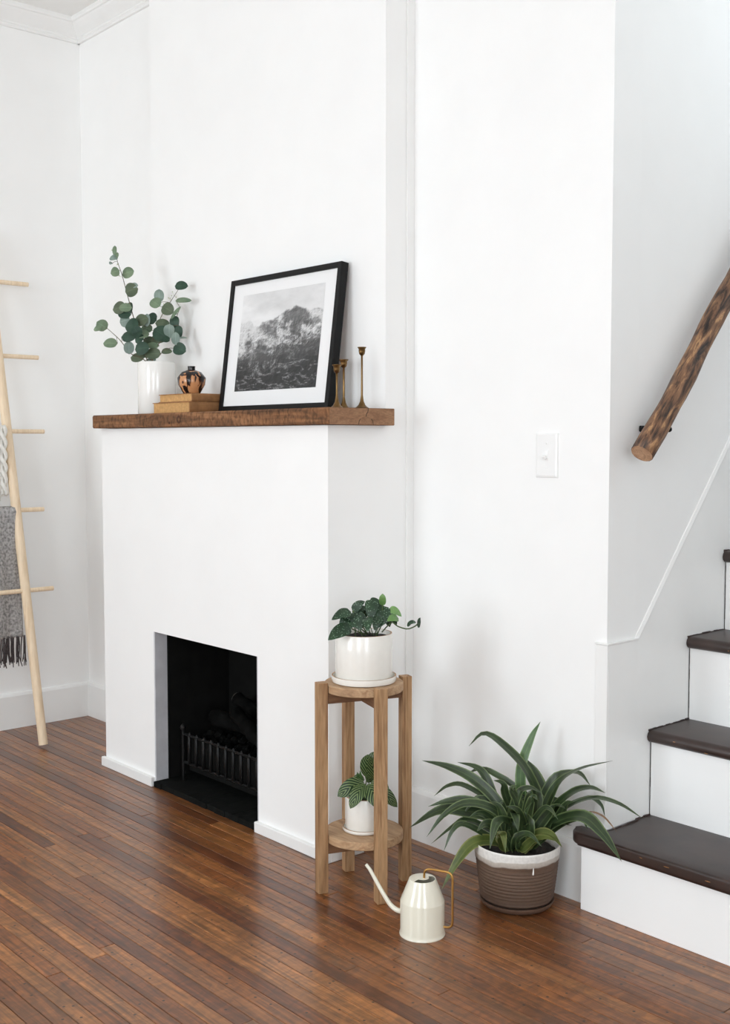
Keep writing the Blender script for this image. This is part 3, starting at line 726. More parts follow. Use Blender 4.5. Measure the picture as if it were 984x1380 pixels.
CALATHEA = [
    ((-2.0917,1.8436,0.2838),(-2.0811,1.8374,0.3429),0.0304,0),
    ((-2.1036,1.8572,0.3014),(-2.0832,1.8805,0.3364),0.0304,0),
    ((-2.0695,1.8507,0.2802),(-2.0623,1.8285,0.3426),0.0257,0),
    ((-2.0836,1.8255,0.2749),(-2.1063,1.7633,0.249),0.035,0),
    ((-2.0678,1.8163,0.2768),(-2.0636,1.7665,0.2292),0.0304,0),
    ((-2.0631,1.8215,0.2756),(-2.0179,1.8185,0.2292),0.0374,0),
    ((-2.0753,1.844,0.273),(-2.0333,1.8615,0.2536),0.0327,0),
    ((-2.1036,1.8573,0.2651),(-2.086,1.8773,0.3014),0.028,0),
    ((-2.1186,1.8403,0.253),(-2.1209,1.8376,0.2905),0.0058,1),
    ((-2.1056,1.8368,0.2597),(-2.1011,1.8298,0.3),0.0047,1),
    ((-2.0918,1.8707,0.253),(-2.0557,1.9119,0.2033),0.028,0),
    ((-2.1132,1.8737,0.2657),(-2.1023,1.9042,0.2682),0.028,0),
    ((-2.1185,1.8585,0.2675),(-2.1463,1.839,0.259),0.0234,0),
]
CALATHEA_STEMS = [
    [(-2.0993,1.8471,0.2168),(-2.1,1.8462,0.25),(-2.0977,1.8489,0.2814)],
    [(-2.0977,1.8489,0.2168),(-2.0942,1.8529,0.2621),(-2.0961,1.8506,0.3043)],
    [(-2.0961,1.8506,0.2168),(-2.0875,1.8604,0.244),(-2.0844,1.864,0.2742)],
    [(-2.1016,1.8444,0.2168),(-2.102,1.844,0.244),(-2.1032,1.8426,0.2669)],
    [(-2.1,1.8462,0.2168),(-2.1,1.8462,0.244),(-2.1008,1.8453,0.2633)],
    [(-2.0961,1.8506,0.2168),(-2.0953,1.8515,0.244),(-2.0961,1.8506,0.2621)],
    [(-2.0942,1.8529,0.2168),(-2.0903,1.8573,0.244),(-2.0903,1.8573,0.2669)],
    [(-2.0922,1.8551,0.2168),(-2.0844,1.864,0.244),(-2.0844,1.864,0.2561)],
]

# ================================================================== THE SETTING
WL, WY = -4.210, 2.19          # face of the left wall, face of the fireplace wall
XS = -1.624                    # stair-side face of the fireplace wall
ZC = 2.768                     # ceiling
ST_R = STAIR_X                   # right side of the staircase

# ---- floor: sub-floor plus boards
fl = struct(build('floor', newbox(WL - 0.2, XR + 0.2, BACK_Y - 0.2, WY + 0.12, -0.10, -0.009), M['gap']))
BW, GAP = 0.0375, 0.0015
rows_near = []
y = WY - 0.003
rng = random.Random(4)
far_bm = bmesh.new()
row = 0
while y > BACK_Y:
    near = y > 0.62
    x = WL + 0.002 - rng.uniform(0, 1.3)
    while x < XR:
        ln = rng.uniform(0.7, 2.6) if near else rng.uniform(1.5, 3.5)
        a, b = max(x, WL + 0.002), min(x + ln, XR)
        if b - a > 0.05:
            if near and a < 0.9:
                b2 = b
                bm = newbox(a + GAP / 2, b2 - GAP / 2, y - BW + GAP / 2, y - GAP / 2, -0.012, 0.0, bev=0.0007)
                o = build('floor_board', bm, M['floor'], fl)
                cx, cy = (a + b2) / 2, y - BW / 2
                me = o.data
                tilt = rng.gauss(0, 0.004)
                for v in me.vertices:
                    v.co.x -= cx; v.co.y -= cy
                o.location = (cx, cy, rng.uniform(-0.0004, 0.0))
                o.rotation_euler = (tilt, 0, 0)
            else:
                box(far_bm, a + GAP / 2, b - GAP / 2, y - BW + GAP / 2, y - GAP / 2, -0.012, 0.0)
        x += ln
    y -= BW
    row += 1
fb = build('floor_board', far_bm, M['floor'], fl)
fb['kind'] = 'stuff'

# ---- walls
struct(build('wall_left', newbox(WL - 0.15, WL, BACK_Y, WY + 0.11, -0.05, ZC + 0.1), M['wall']))
struct(build('wall_fireplace', newbox(WL, XS, WY, WY + 0.11, -0.05, ZC + 0.1), M['wall']))
struct(build('wall_stairs', newbox(XS - 0.12, XS, WY + 0.11, 5.2, -0.05, 4.9), M['wall']))
struct(build('wall_stairs_end', newbox(XS - 0.12, ST_R + 0.12, 5.2, 5.32, -0.05, 4.9), M['wall']))
struct(build('wall_header', newbox(XS, ST_R, WY, WY + 0.1, ZC, 4.9), M['wall']))
struct(build('wall_front_right', newbox(ST_R + 0.12, XR, WY, WY + 0.11, -0.05, ZC + 0.1), M['wall']))
struct(build('ceiling', newbox(WL, XR, BACK_Y, WY, ZC, ZC + 0.1), M['ceiling']))
struct(build('ceiling_stairs', newbox(XS - 0.12, ST_R + 0.12, WY, 5.32, 4.9, 5.0), M['ceiling']))
# walls with window openings: the one opposite the fireplace, others with openings added for fill
def wall_with_windows(name, spans, lo, hi, place, wz=(WIN_Z0, WIN_Z1), top=ZC + 0.1, t=0.15):
    bm = bmesh.new()
    xs = [lo]
    for c, w in spans: xs += [c - w / 2, c + w / 2]
    xs.append(hi)
    for i in range(0, len(xs), 2): place(bm, xs[i], xs[i + 1], 0.0, t, -0.05, top)
    for i in range(1, len(xs) - 1, 2):
        place(bm, xs[i], xs[i + 1], 0.0, t, -0.05, wz[0])
        place(bm, xs[i], xs[i + 1], 0.0, t, wz[1], top)
    struct(build(name, bm, M['wall']))
win_no = 0
def window(c, w, place, wz=(WIN_Z0, WIN_Z1)):
    global win_no
    win_no += 1
    zm = (wz[0] + wz[1]) / 2
    a, b = c - w / 2, c + w / 2
    bm = bmesh.new()
    for q in ((a, a + 0.05, wz[0], wz[1]), (b - 0.05, b, wz[0], wz[1]), (a + .05, b - .05, wz[0], wz[0] + 0.05), (a + .05, b - .05, wz[1] - 0.05, wz[1]), (a + .05, b - .05, zm - .02, zm + .02)):
        place(bm, q[0], q[1], 0.07, 0.11, q[2], q[3])
    o = struct(build('window_%d' % win_no, bm, M['trim']))
    for z0, z1 in ((wz[0] + .05, zm - .02), (zm + .02, wz[1] - .05)):
        build('pane', place(bmesh.new(), a + .05, b - .05, 0.088, 0.092, z0, z1), M['glass'], o)
    build('window_sill', place(bmesh.new(), a - 0.05, b + 0.05, -0.06, 0.07, wz[0] - 0.03, wz[0]), M['trim'], o)
def on_back(bm, a, b, d0, d1, z0, z1): return box(bm, a, b, BACK_Y - d1, BACK_Y - d0, z0, z1)
def on_right(bm, a, b, d0, d1, z0, z1): return box(bm, XR + d0, XR + d1, a, b, z0, z1)
def on_stairs(bm, a, b, d0, d1, z0, z1): return box(bm, ST_R + d0, ST_R + d1, a, b, z0, z1)
wall_with_windows('wall_windows', WINDOWS, WL - 0.15, XR + 0.15, on_back)
wall_with_windows('wall_right', [SIDE_FILL_WIN], BACK_Y, WY + 0.11, on_right)
wall_with_windows('wall_stairs_right', [STAIR_FILL_WIN[:2]], WY, 5.2, on_stairs, STAIR_FILL_WIN[2:], 4.9, 0.12)
for c, w in WINDOWS: window(c, w, on_back)
window(*SIDE_FILL_WIN, on_right)  # out of view, added for the side fill
window(*STAIR_FILL_WIN[:2], on_stairs, STAIR_FILL_WIN[2:])  # out of view, added for the stairwell fill

# ---- baseboards
def base_profile(h, t):            # (distance from wall, height)
    return [(0, 0.0), (t, 0.0), (t, h - 0.012), (t - 0.004, h - 0.004), (t - 0.009, h), (0, h)]
p = [(WL + d, z) for d, z in base_profile(0.139, 0.015)]
struct(build('baseboard_left', prism(p, 'y', BACK_Y, WY), M['trim']))
p = [(WY - d, z) for d, z in base_profile(0.141, 0.014)]
struct(build('baseboard_alcove', prism(p, 'x', WL + 0.015, -3.507), M['trim']))
p = [(WY - d, z) for d, z in base_profile(0.147, 0.015)]
struct(build('baseboard_fireplace', prism(p, 'x', -2.290, -1.655), M['trim']))

# ---- crown moulding, left wall and alcove
cr = [(0.0, 0.0), (0.010, 0.0), (0.014, 0.006), (0.014, 0.012), (0.018, 0.016), (0.018, 0.022), (0.026, 0.030), (0.040, 0.044), (0.055, 0.062), (0.060, 0.070), (0.066, 0.072), (0.070, 0.078), (0.070, 0.092), (0.0, 0.092)]
cr = [(d * 0.92, z * 0.85) for d, z in cr]
ZB = ZC - 0.092 * 0.85
struct(build('trim_1', prism([(WL + d, ZB + z) for d, z in cr], 'y', BACK_Y, WY), M['trim']))
struct(build('trim_2', prism([(WY - d, ZB + z) for d, z in cr], 'x', WL, -3.5), M['trim']))

# ---- chimney breast above the mantel, corner strip beside it
struct(build('wall_chimney', newbox(-3.503, -2.292, 2.088, WY, 1.163, ZC), M['wall']))
bm = newbox(-2.292, -2.2860, 2.163, WY, 0.1475, ZC, bev=0.001)
struct(build('trim_3', bm, M['trim']))
bm = newbox(-2.292, -2.2860, 2.163, WY - 0.0151, 0.0, 0.1475, bev=0.001)
struct(build('trim_4', bm, M['trim']))

# ---- tall corner board and stair skirting
def tall(zt):
    return zt
bm = bmesh.new()
box(bm, -1.652, XS + 0.006, WY - 0.006, WY, 0.0, 0.638, bev=0.001)
struct(build('trim_5', bm, M['trim']))
bm = newbox(XS, XS + 0.006, WY, 2.306, 0.193, 0.638, bev=0.0005)
struct(build('trim_6', bm, M['trim']))
bm = newbox(XS, XS + 0.0085, WY, 2.306, 0.6385, 0.6435, bev=0.001)
box(bm, -1.654, XS + 0.0085, WY - 0.0085, WY, 0.6385, 0.6435, bev=0.001)
struct(build('trim_7', bm, M['trim']))
# sloping bead along the skirt
slope = math.atan2(1.125 - 0.638, 2.712 - 2.304)
d = Vector((0, math.cos(slope), math.sin(slope))); u = Vector((0, -math.sin(slope), math.cos(slope)))
bm = bmesh.new()
prof = [(0, 0), (0.0055, 0.0), (0.0065, 0.003), (0.0055, 0.006), (0.003, 0.0115), (0, 0.012)]
A = Vector((XS, 2.302, 0.628)); Bq = A + d * 2.6
lo = [bm.verts.new(A + Vector((a, 0, 0)) + u * b) for a, b in prof]; hi = [bm.verts.new(Bq + Vector((a, 0, 0)) + u * b) for a, b in prof]
bm.faces.new(lo); bm.faces.new(hi)
for i in range(len(prof)): bm.faces.new((lo[i], lo[(i + 1) % 6], hi[(i + 1) % 6], hi[i]))
struct(build('trim_8', bm, M['trim']))
# skirt board below the bead
sk = [(2.306, 0.15), (2.306, 0.636), (2.306 + math.cos(slope) * 2.55, 0.636 + math.sin(slope) * 2.55), (2.306 + math.cos(slope) * 2.55, 0.15)]
struct(build('trim_9', prism(sk, 'x', XS, XS + 0.004), M['trim']))

# ================================================================== STAIRCASE
st = thing('staircase', (-1.2, 2.6, 0), 'white painted staircase with dark brown treads beside the fireplace wall', 'staircase')
RY = [2.145, 2.367, 2.532, 2.695]
TZ = [0.192, 0.407, 0.622, 0.832]
for i in range(6):
    RY.append(RY[-1] + 0.163); TZ.append(TZ[-1] + 0.211)
prng = random.Random(3)
for i in range(len(RY) - 1):
    x0 = -1.658 if i == 0 else XS + 0.005
    zb = 0.0 if i == 0 else TZ[i - 1] - 0.002
    bm = newbox(x0, ST_R - 0.003, RY[i], RY[i] + 0.018, zb, TZ[i] - 0.030, bev=0.001)
    if i == 0:       # the short return of the first step towards the wall
        box(bm, x0, x0 + 0.02, RY[i] + 0.018, WY - 0.0101, 0.0, TZ[i] - 0.030)
    build('riser', bm, M['wall'], st)
    # tread with a rounded nosing
    th, ns = 0.031, 0.016
    z1, z0 = TZ[i], TZ[i] - th
    yf, yb = RY[i] - ns, RY[i + 1] + 0.004
    pr = [(yb, z0), (yb, z1)]
    for k in range(7):
        a = math.pi / 2 + math.pi * k / 6
        pr.append((yf + th / 2 + math.cos(a) * th / 2, (z0 + z1) / 2 + math.sin(a) * th / 2))
    if i:
        bm = prism(pr, 'x', XS + 0.0055, ST_R - 0.003)
    else:            # the bottom tread runs out past the wall corner with a rounded end
        xe, rc = -1.686, 0.03
        pl = [(ST_R - 0.003, yb), (ST_R - 0.003, yf)]
        pl += [(xe + rc - rc * math.sin(a), yf + rc - rc * math.cos(a)) for a in [math.pi / 2 * k / 6 for k in range(7)]]
        pl += [(xe, WY - 0.0155), (XS + 0.0075, WY - 0.0155), (XS + 0.0075, yb)]
        bm = prism(pl, 'z', z0, z1)
        es = [e for e in bm.edges if abs(e.verts[0].co.z - e.verts[1].co.z) < 1e-6 and max(v.co.y for v in e.verts) < WY - 0.014 and min(v.co.y for v in e.verts) < WY - 0.016]
        bmesh.ops.bevel(bm, geom=es, offset=0.0148, segments=5, profile=0.5, affect='EDGES', clamp_overlap=True)
    t = autosmooth(build('tread', bm, M['tread'], st), 40)
    if i < 3:        # chipped paint along the nosing
        bmc = bmesh.new()
        for k in range(9 if i == 0 else 6):
            cx = prng.uniform(-1.58, -1.15); s = prng.uniform(0.0012, 0.004)
            an = prng.uniform(0.5, 1.5) * math.pi * 0.5 + math.pi * 0.5
            py = yf + th / 2 + math.cos(an) * th / 2; pz = (z0 + z1) / 2 + math.sin(an) * th / 2
            bmesh.ops.create_icosphere(bmc, subdivisions=1, radius=1.0, matrix=Matrix.Translation((cx, py, pz)) @ Matrix.Diagonal((s * prng.uniform(1, 2.6), 0.0008, 0.0009, 1)))
        build('paint_chips', bmc, M['tread_chip'], t)['kind'] = 'stuff'
    # dark joint between riser and wall
    if 0 < i < 5:
        bmj = bmesh.new()
        zz = zb + 0.003
        while zz < z0 - 0.002:
            dz = prng.uniform(0.008, 0.03); w = prng.uniform(0.0002, 0.0009)
            box(bmj, XS + 0.0048, XS + 0.0058 + w, RY[i] - 0.0012, RY[i] + 0.004, zz, min(zz + dz, z0)); zz += dz
        build('joint', bmj, M['crack'], st)
    # dark worn paint line where the tread meets the wall
    if i < 5:
        bmj = bmesh.new()
        yy = (RY[i] + 0.05 if i == 0 else yf + 0.006)
        if i == 0: yy = WY + 0.002
        while yy < yb - 0.004:
            dy = prng.uniform(0.006, 0.02); hgt = prng.uniform(0.001, 0.0035)
            box(bmj, XS + 0.0105 if (i == 0 and yy < 2.306) else XS + 0.0045, XS + 0.0135 if (i == 0 and yy < 2.306) else XS + 0.0075, yy, min(yy + dy, yb), z1 - 0.003, z1 + hgt); yy += dy
        build('paint_edge', bmj, M['tread'], st)

# ================================================================== FIREPLACE
fp = thing('fireplace', (-2.9, 1.885, 0), 'white plastered fireplace surround with a black open firebox', 'fireplace')
FX0, FX1, FY = -3.505, -2.292, 1.885
OX0, OX1, OZ = -3.180, -2.609, 0.508
U = [(FX0, 0), (FX0, 1.163), (FX1, 1.163), (FX1, 0), (OX1, 0), (OX1, OZ), (OX0, OZ), (OX0, 0)]
build('surround', prism(U, 'y', FY, WY - 0.0005), M['wall'], fp)
build('base_strip', newbox(FX0 - 0.010, OX0 - 0.002, FY - 0.014, FY, 0.0, 0.031, bev=0.0015), M['trim'], fp)
build('base_strip', newbox(OX1 - 0.004, FX1 + 0.010, FY - 0.014, FY, 0.0, 0.031, bev=0.0015), M['trim'], fp)
build('base_strip', newbox(FX1, FX1 + 0.010, FY, 2.163, 0.0, 0.031, bev=0.0015), M['trim'], fp)
for x0, x1 in ((OX0, OX0 + 0.006), (OX1 - 0.006, OX1)):
    build('reveal_board', newbox(x0, x1, FY + 0.001, FY + 0.046, 0.021, OZ), M['reveal'], fp)
bm = bmesh.new()
hr = random.Random(8)
x = OX0 + 0.001
while x < OX1 - 0.001:               # rough black hearth slab in chipped lengths
    dx = min(hr.uniform(0.03, 0.09), OX1 - 0.001 - x)
    box(bm, x, x + dx, FY - hr.uniform(0.004, 0.007), WY - 0.02, 0.0005, 0.0185 + hr.uniform(-.001, .0005), bev=0.001)
    x += dx
build('hearth', bm, M['slate'], fp)
FB = 2.168
build('side_panel', newbox(OX0 + 0.0005, OX0 + 0.012, FY + 0.046, FB, 0.02, OZ), M['black'], fp)
build('side_panel', newbox(OX1 - 0.012, OX1 - 0.0005, FY + 0.046, FB, 0.02, OZ), M['black'], fp)
build('back_panel', newbox(OX0, OX1, FB, FB + 0.01, 0.02, OZ), M['black'], fp)
build('top_panel', newbox(OX0, OX1, FY + 0.046, FB, OZ - 0.012, OZ - 0.0005), M['black'], fp)
for k in range(9):                   # ribs on the back of the firebox
    x = -2.94 + k * 0.036
    build('rib', newbox(x, x + 0.014, FB - 0.012, FB, 0.26, OZ - 0.02, bev=0.003), M['iron'], fp)

# ---- iron log grate
gr = thing('fire_grate', (-2.91, 1.97, 0.02), 'black cast iron grate with upright bars inside the firebox', 'grate')
GY = 1.956
GX0, GX1 = -3.121, -2.668
for x in (GX0, GX1):
    bm = tube([(x, GY, 0.02), (x, GY, 0.19)], 0.0055, 10)
    lathe([(0, 0.186), (0.009, 0.188), (0.011, 0.194), (0.009, 0.200), (0.004, 0.206), (0, 0.208)], x, GY, seg=14, bm=bm)
    autosmooth(build('post', bm, M['iron'], gr), 50)
build('rail', newbox(GX0, GX1, GY - 0.004, GY + 0.004, 0.170, 0.178, bev=0.002), M['iron'], gr)
build('rail', newbox(GX0, GX1, GY - 0.004, GY + 0.004, 0.078, 0.086, bev=0.002), M['iron'], gr)
nb = 11
for k in range(1, nb):
    x = GX0 + (GX1 - GX0) * k / nb
    bm = newbox(x - 0.006, x + 0.006, GY - 0.008, GY + 0.002, 0.082, 0.174, bev=0.003)
    lathe([(0, 0.170), (0.006, 0.172), (0.007, 0.178), (0.004, 0.184), (0, 0.186)], x, GY, seg=10, bm=bm)
    autosmooth(build('bar', bm, M['iron'], gr), 50)
build('back_plate', newbox(GX0, GX1, GY + 0.022, GY + 0.028, 0.05, 0.165), M['black'], gr)
build('tray', newbox(GX0, GX1, GY + 0.03, 2.13, 0.125, 0.135), M['black'], gr)
for x in (GX0 + 0.03, GX1 - 0.03):
    build('leg', newbox(x - 0.006, x + 0.006, 2.10, 2.112, 0.02, 0.125), M['iron'], gr)
bm = bmesh.new()
er = random.Random(2)
for k in range(170):
    c = (er.uniform(GX0 + .03, GX1 - .03), er.uniform(GY + .05, 2.11), 0.137 + er.uniform(0.004, 0.035))
    bmesh.ops.create_icosphere(bm, subdivisions=1, radius=er.uniform(0.008, 0.02), matrix=Matrix.Translation(c) @ Matrix.Rotation(er.uniform(0, 3), 4, 'X'))
e = build('ember_bed', bm, M['ember'], gr); e['kind'] = 'stuff'

def fire_log(p0, p1, r, label, seed):
    rr = random.Random(seed)
    p0, p1 = Vector(p0), Vector(p1)
    o = thing('fire_log', tuple((p0 + p1) / 2), label, 'log', 'charred logs in the firebox')
    pts = [p0.lerp(p1, i / 10) + Vector((rr.uniform(-1, 1), rr.uniform(-1, 1), rr.uniform(-1, 1))) * 0.003 for i in range(11)]
    bm = tube(pts, lambda t: r * (1 + 0.10 * math.sin(t * 9 + seed) + rr.uniform(-.05, .05)), 14, cap=True)
    build('bark', bm, M['log'], o, smooth=True)
    d = (p1 - p0).normalized()
    for q, sgn in ((pts[0], -1), (pts[-1], 1)):
        build('cut_end', tube([q + d * sgn * 0.0005, q + d * sgn * 0.004], r * 0.93, 14), M['log_end'], o)
fire_log((-3.07, 2.045, 0.222), (-2.80, 2.075, 0.216), 0.027, 'charred log lying flat on the ember bed with a pale ashy end', 1)
fire_log((-2.93, 2.030, 0.262), (-2.72, 1.995, 0.205), 0.022, 'slim charred log slanting down across the front of the pile', 2)
fire_log((-3.02, 2.100, 0.285), (-2.85, 2.105, 0.235), 0.022, 'stubby charred log propped up at the back of the pile', 3)
fire_log((-2.86, 2.09, 0.262), (-2.66, 2.10, 0.262), 0.024, 'charred log resting behind the slanting one', 4)

# ================================================================== MANTEL BEAM
MX0, MX1, MY0, MY1, MZ0, MZ1 = -3.521, -2.256, 1.860, 2.087, 1.163, 1.2085
mb = thing('mantel_shelf', (-2.9, 1.97, MZ0), 'thick reclaimed timber mantel beam with knots and saw marks', 'shelf')
bm = bmesh.new()
nx, rr = 90, random.Random(6)
def jag(s): return 0.0012 * math.sin(s * 31) + 0.0008 * math.sin(s * 87 + 1) + rr.uniform(-.0006, .0006)
rings = []
for i in range(nx + 1):
    x = MX0 + (MX1 - 0.001 - MX0) * i / nx
    a = jag(x)
    sec = [(MY0 + .003 + a, MZ0 + .001 + abs(jag(x + 5))), (MY1, MZ0 + 0.0002), (MY1, MZ1), (MY0 + .004 + a, MZ1), (MY0 + a * .6, MZ1 - 0.005), (MY0 + jag(x + 9) * .6, (MZ0 + MZ1) / 2), (MY0 + a * .6, MZ0 + 0.006)]
    rings.append([bm.verts.new((x, *s)) for s in sec])
for a, b in zip(rings, rings[1:]):
    for k in range(7): bm.faces.new((a[k], a[(k + 1) % 7], b[(k + 1) % 7], b[k]))
bm.faces.new(rings[0]); bm.faces.new(rings[-1])
build('beam', bm, M['beam'], mb)
build('end_grain', newbox(MX1 - 0.0012, MX1 + 0.0005, MY0 + 0.0015, MY1, MZ0 + 0.0015, MZ1 - 0.0008), M['beam_end'], mb)
bm = bmesh.new()     # a split and growth-ring crack in the end
cp = [(1.993, 1.2075), (1.992, 1.199), (1.986, 1.192), (1.985, 1.186)]
for a, b in zip(cp, cp[1:]): tube([(MX1 + 0.0006, *a), (MX1 + 0.0006, *b)], 0.0008, 5, bm=bm)
for side in (-1, 1):
    pts = [(MX1 + 0.0006, 1.985 + side * (0.014 + 0.012 * math.cos(t)), 1.163 + 0.018 * math.sin(t)) for t in (0.1, 0.5, 0.9, 1.2)]
    tube(pts, 0.0008, 5, bm=bm)
build('crack', bm, M['crack'], mb)
for x, z, r in ((-2.975, 1.187, 0.010), (-3.03, 1.178, 0.0035)):
    bm = lathe([(0, 0), (r * .5, 0.0006), (r * .8, 0.0016), (r, 0.001), (r * 1.2, -0.002)], 0, 0, seg=18)
    bmesh.ops.rotate(bm, verts=bm.verts, cent=(0, 0, 0), matrix=Matrix.Rotation(R(90), 3, 'X'))
    bmesh.ops.scale(bm, verts=bm.verts, vec=(1.15, 1, 1.2)); bmesh.ops.translate(bm, verts=bm.verts, vec=(x, MY0 + 0.0002, z))
    build('knot', bm, M['knot'], mb, smooth=True)

# ================================================================== ON THE MANTEL
ZT = MZ1 + 0.0003
# ---- white vase
VX, VY = -3.318, 1.990
v = thing('vase', (VX, VY, ZT), 'tall plain white ceramic cylinder vase holding eucalyptus on the mantel', 'vase')
rv, hv = 0.0625, 0.175
pf = [(0, 0.008), (rv - .006, 0.008), (rv - .005, hv - .003), (rv - .003, hv), (rv - .001, hv - .001), (rv, hv - .004), (rv, 0.006), (rv - .004, 0.0), (0, 0.0)]
autosmooth(build('body', lathe(pf, VX, VY, ZT), M['porcelain'], v), 50)

# ---- eucalyptus
ELAB = ['tallest eucalyptus branch in the white vase, leaning towards the corner with an open tip',
        'short eucalyptus branch in the white vase reaching sideways with few leaves',
        'upright eucalyptus branch in the white vase rising on the picture side',
        'lowest eucalyptus branch in the white vase bending out over the small pot',
        'bushy eucalyptus branch in the middle of the white vase']
er = random.Random(9)
for (pts, lv), lab in zip(EUCALYPTUS, ELAB):
    b = thing('eucalyptus_branch', pts[0], lab, 'branch', 'eucalyptus in the vase')
    build('stem', tube(catmull(pts, 28), lambda t: 0.0021 * (1 - 0.65 * t), 7), M['twig'], b, smooth=True)
    for base, tip, w, k, q in lv:
        base, tip, q = Vector(base), Vector(tip), Vector(q)
        hint = TOCAM + Vector((er.uniform(-.3, .3), er.uniform(-.25, .25), er.uniform(-.25, .35)))
        c0 = base.lerp(tip, .5); base, tip = c0 + (base - c0) * 1.07, c0 + (tip - c0) * 1.07; w *= 1.10
        mid = base.lerp(tip, .5) + TOCAM.normalized() * 0.004
        lf = leaf('leaf', [base, mid, tip], w, prof_round, hint, EUC[k], b, n=9, fold=0.10, curl=er.uniform(-.05, .2))
        if (base - q).length > 0.006:
            build('petiole', tube(catmull([q, q.lerp(base, .5) + Vector((0, 0, .002)), base], 4), 0.0008, 5), M['twig'], b)
    if lab.startswith('tallest') or lab.startswith('upright'):
        for k in range(7):
            s = catmull(pts, 40)[er.randint(26, 37)]
            e2 = s + Vector((er.uniform(-.02, .01), er.uniform(-.015, .01), er.uniform(-.004, .016)))
            bm = tube([s, e2], 0.0005, 4)
            bmesh.ops.create_icosphere(bm, subdivisions=1, radius=0.0022, matrix=Matrix.Translation(e2))
            build('bud', bm, M['bud'], b, smooth=True)

# ---- two old books
def book(x0, x1, y0, y1, z0, z1, rot, label):
    c = ((x0 + x1) / 2, (y0 + y1) / 2, z0)
    o = thing('book', c, label, 'book', 'old books on the mantel')
    t = 0.0022
    rs = (z1 - z0) / 2
    # cover: two boards and a rounded spine on the +X side
    pr = [(x0, z0), (x1 - 0.004, z0)]
    for k in range(1, 8):
        a = -math.pi / 2 + math.pi * k / 8
        pr.append((x1 - 0.005 + math.cos(a) * 0.007, (z0 + z1) / 2 + math.sin(a) * rs))
    pr += [(x1 - 0.004, z1), (x0, z1), (x0, z1 - t), (x1 - 0.008, z1 - t), (x1 - 0.004, z1 - t - .002), (x1 - 0.004, z0 + t + .002), (x1 - 0.008, z0 + t), (x0, z0 + t)]
    cv = build('cover', prism(pr, 'y', y0, y1), M['cover'], o)
    bm = newbox(x0 + 0.004, x1 - 0.0045, y0 + 0.0025, y1 - 0.0025, z0 + t, z1 - t)
    build('pages', bm, M['paper'], o)
    o.rotation_euler = (0, 0, rot)
    return o
book(-3.205, -2.986, 1.906, 2.062, ZT, ZT + 0.0345, 0.0, 'thicker tan cloth-bound old book, bottom of the two on the mantel')
book(-3.178, -2.989, 1.914, 2.056, ZT + 0.0347, ZT + 0.0605, R(1.2), 'thinner tan cloth-bound old book lying on top of another book')

# ---- small drip-glazed vase on the books
BX, BY, BZ = -3.086, 1.978, ZT + 0.0608
v = thing('bud_vase', (BX, BY, BZ), 'small round tan bud vase with black glaze drips on stacked books', 'vase')
pf = [(0, 0.004), (0.022, 0.004), (0.040, 0.03), (0.043, 0.05), (0.030, 0.068), (0.010, 0.074), (0.0085, 0.085), (0.0105, 0.089), (0.0125, 0.0885), (0.0115, 0.084), (0.0120, 0.077), (0.031, 0.070), (0.0455, 0.052), (0.0425, 0.030), (0.0275, 0.004), (0.024, 0.0), (0, 0)]
autosmooth(build('body', lathe(pf, BX, BY, BZ), M['drip'], v), 60)

# ---- framed photograph leaning on the chimney breast
FW_, FH_, FD = 0.536, 0.411, 0.026
fr = thing('picture_frame', (-2.702, 2.000, ZT + 0.0038), 'black framed black-and-white mountain photograph with white mat leaning on the mantel', 'picture')
# local frame axes: x along the wall, y depth, z up; tilted afterwards
def loc(bm):
    bmesh.ops.translate(bm, verts=bm.verts, vec=Vector(fr.location))
    return bm
bw = 0.0165
bm = bmesh.new()
x0, x1 = -FW_ / 2, FW_ / 2
for q in ((x0, x0 + bw, 0, FH_), (x1 - bw, x1, 0, FH_)):
    box(bm, q[0], q[1], 0, FD, q[2], q[3], bev=0.0008)
for q in ((x0 + bw, x1 - bw, 0, bw), (x0 + bw, x1 - bw, FH_ - bw, FH_)):
    box(bm, q[0], q[1], 0, FD, q[2], q[3], bev=0.0008)
build('frame_moulding', loc(bm), M['frame'], fr)
build('mat_board', loc(newbox(x0 + bw, x1 - bw, 0.006, 0.009, bw, FH_ - bw)), M['mat'], fr)
build('backing', loc(newbox(x0 + bw, x1 - bw, 0.0095, FD - 0.004, bw, FH_ - bw)), M['cover'], fr)

def fbm(x, y, seed, oct_=6, gain=0.55, ridged=False):
    rs = np.random.RandomState(seed)
    tot = np.zeros_like(x); amp = 1.0; fr_ = 1.0; norm = 0
    for o in range(oct_):
        G = rs.rand(64, 64)
        xx, yy = x * fr_ + o * 7.3, y * fr_ + o * 3.1
        xi, yi = np.floor(xx).astype(int), np.floor(yy).astype(int)
        fx, fy = xx - xi, yy - yi
        fx = fx * fx * (3 - 2 * fx); fy = fy * fy * (3 - 2 * fy)
        a = G[xi % 64, yi % 64]; b = G[(xi + 1) % 64, yi % 64]; c = G[xi % 64, (yi + 1) % 64]; d2 = G[(xi + 1) % 64, (yi + 1) % 64]
        nv = (a * (1 - fx) + b * fx) * (1 - fy) + (c * (1 - fx) + d2 * fx) * fy
        if ridged: nv = 1 - np.abs(2 * nv - 1)
        tot += nv * amp; norm += amp; amp *= gain; fr_ *= 2
    return tot / norm

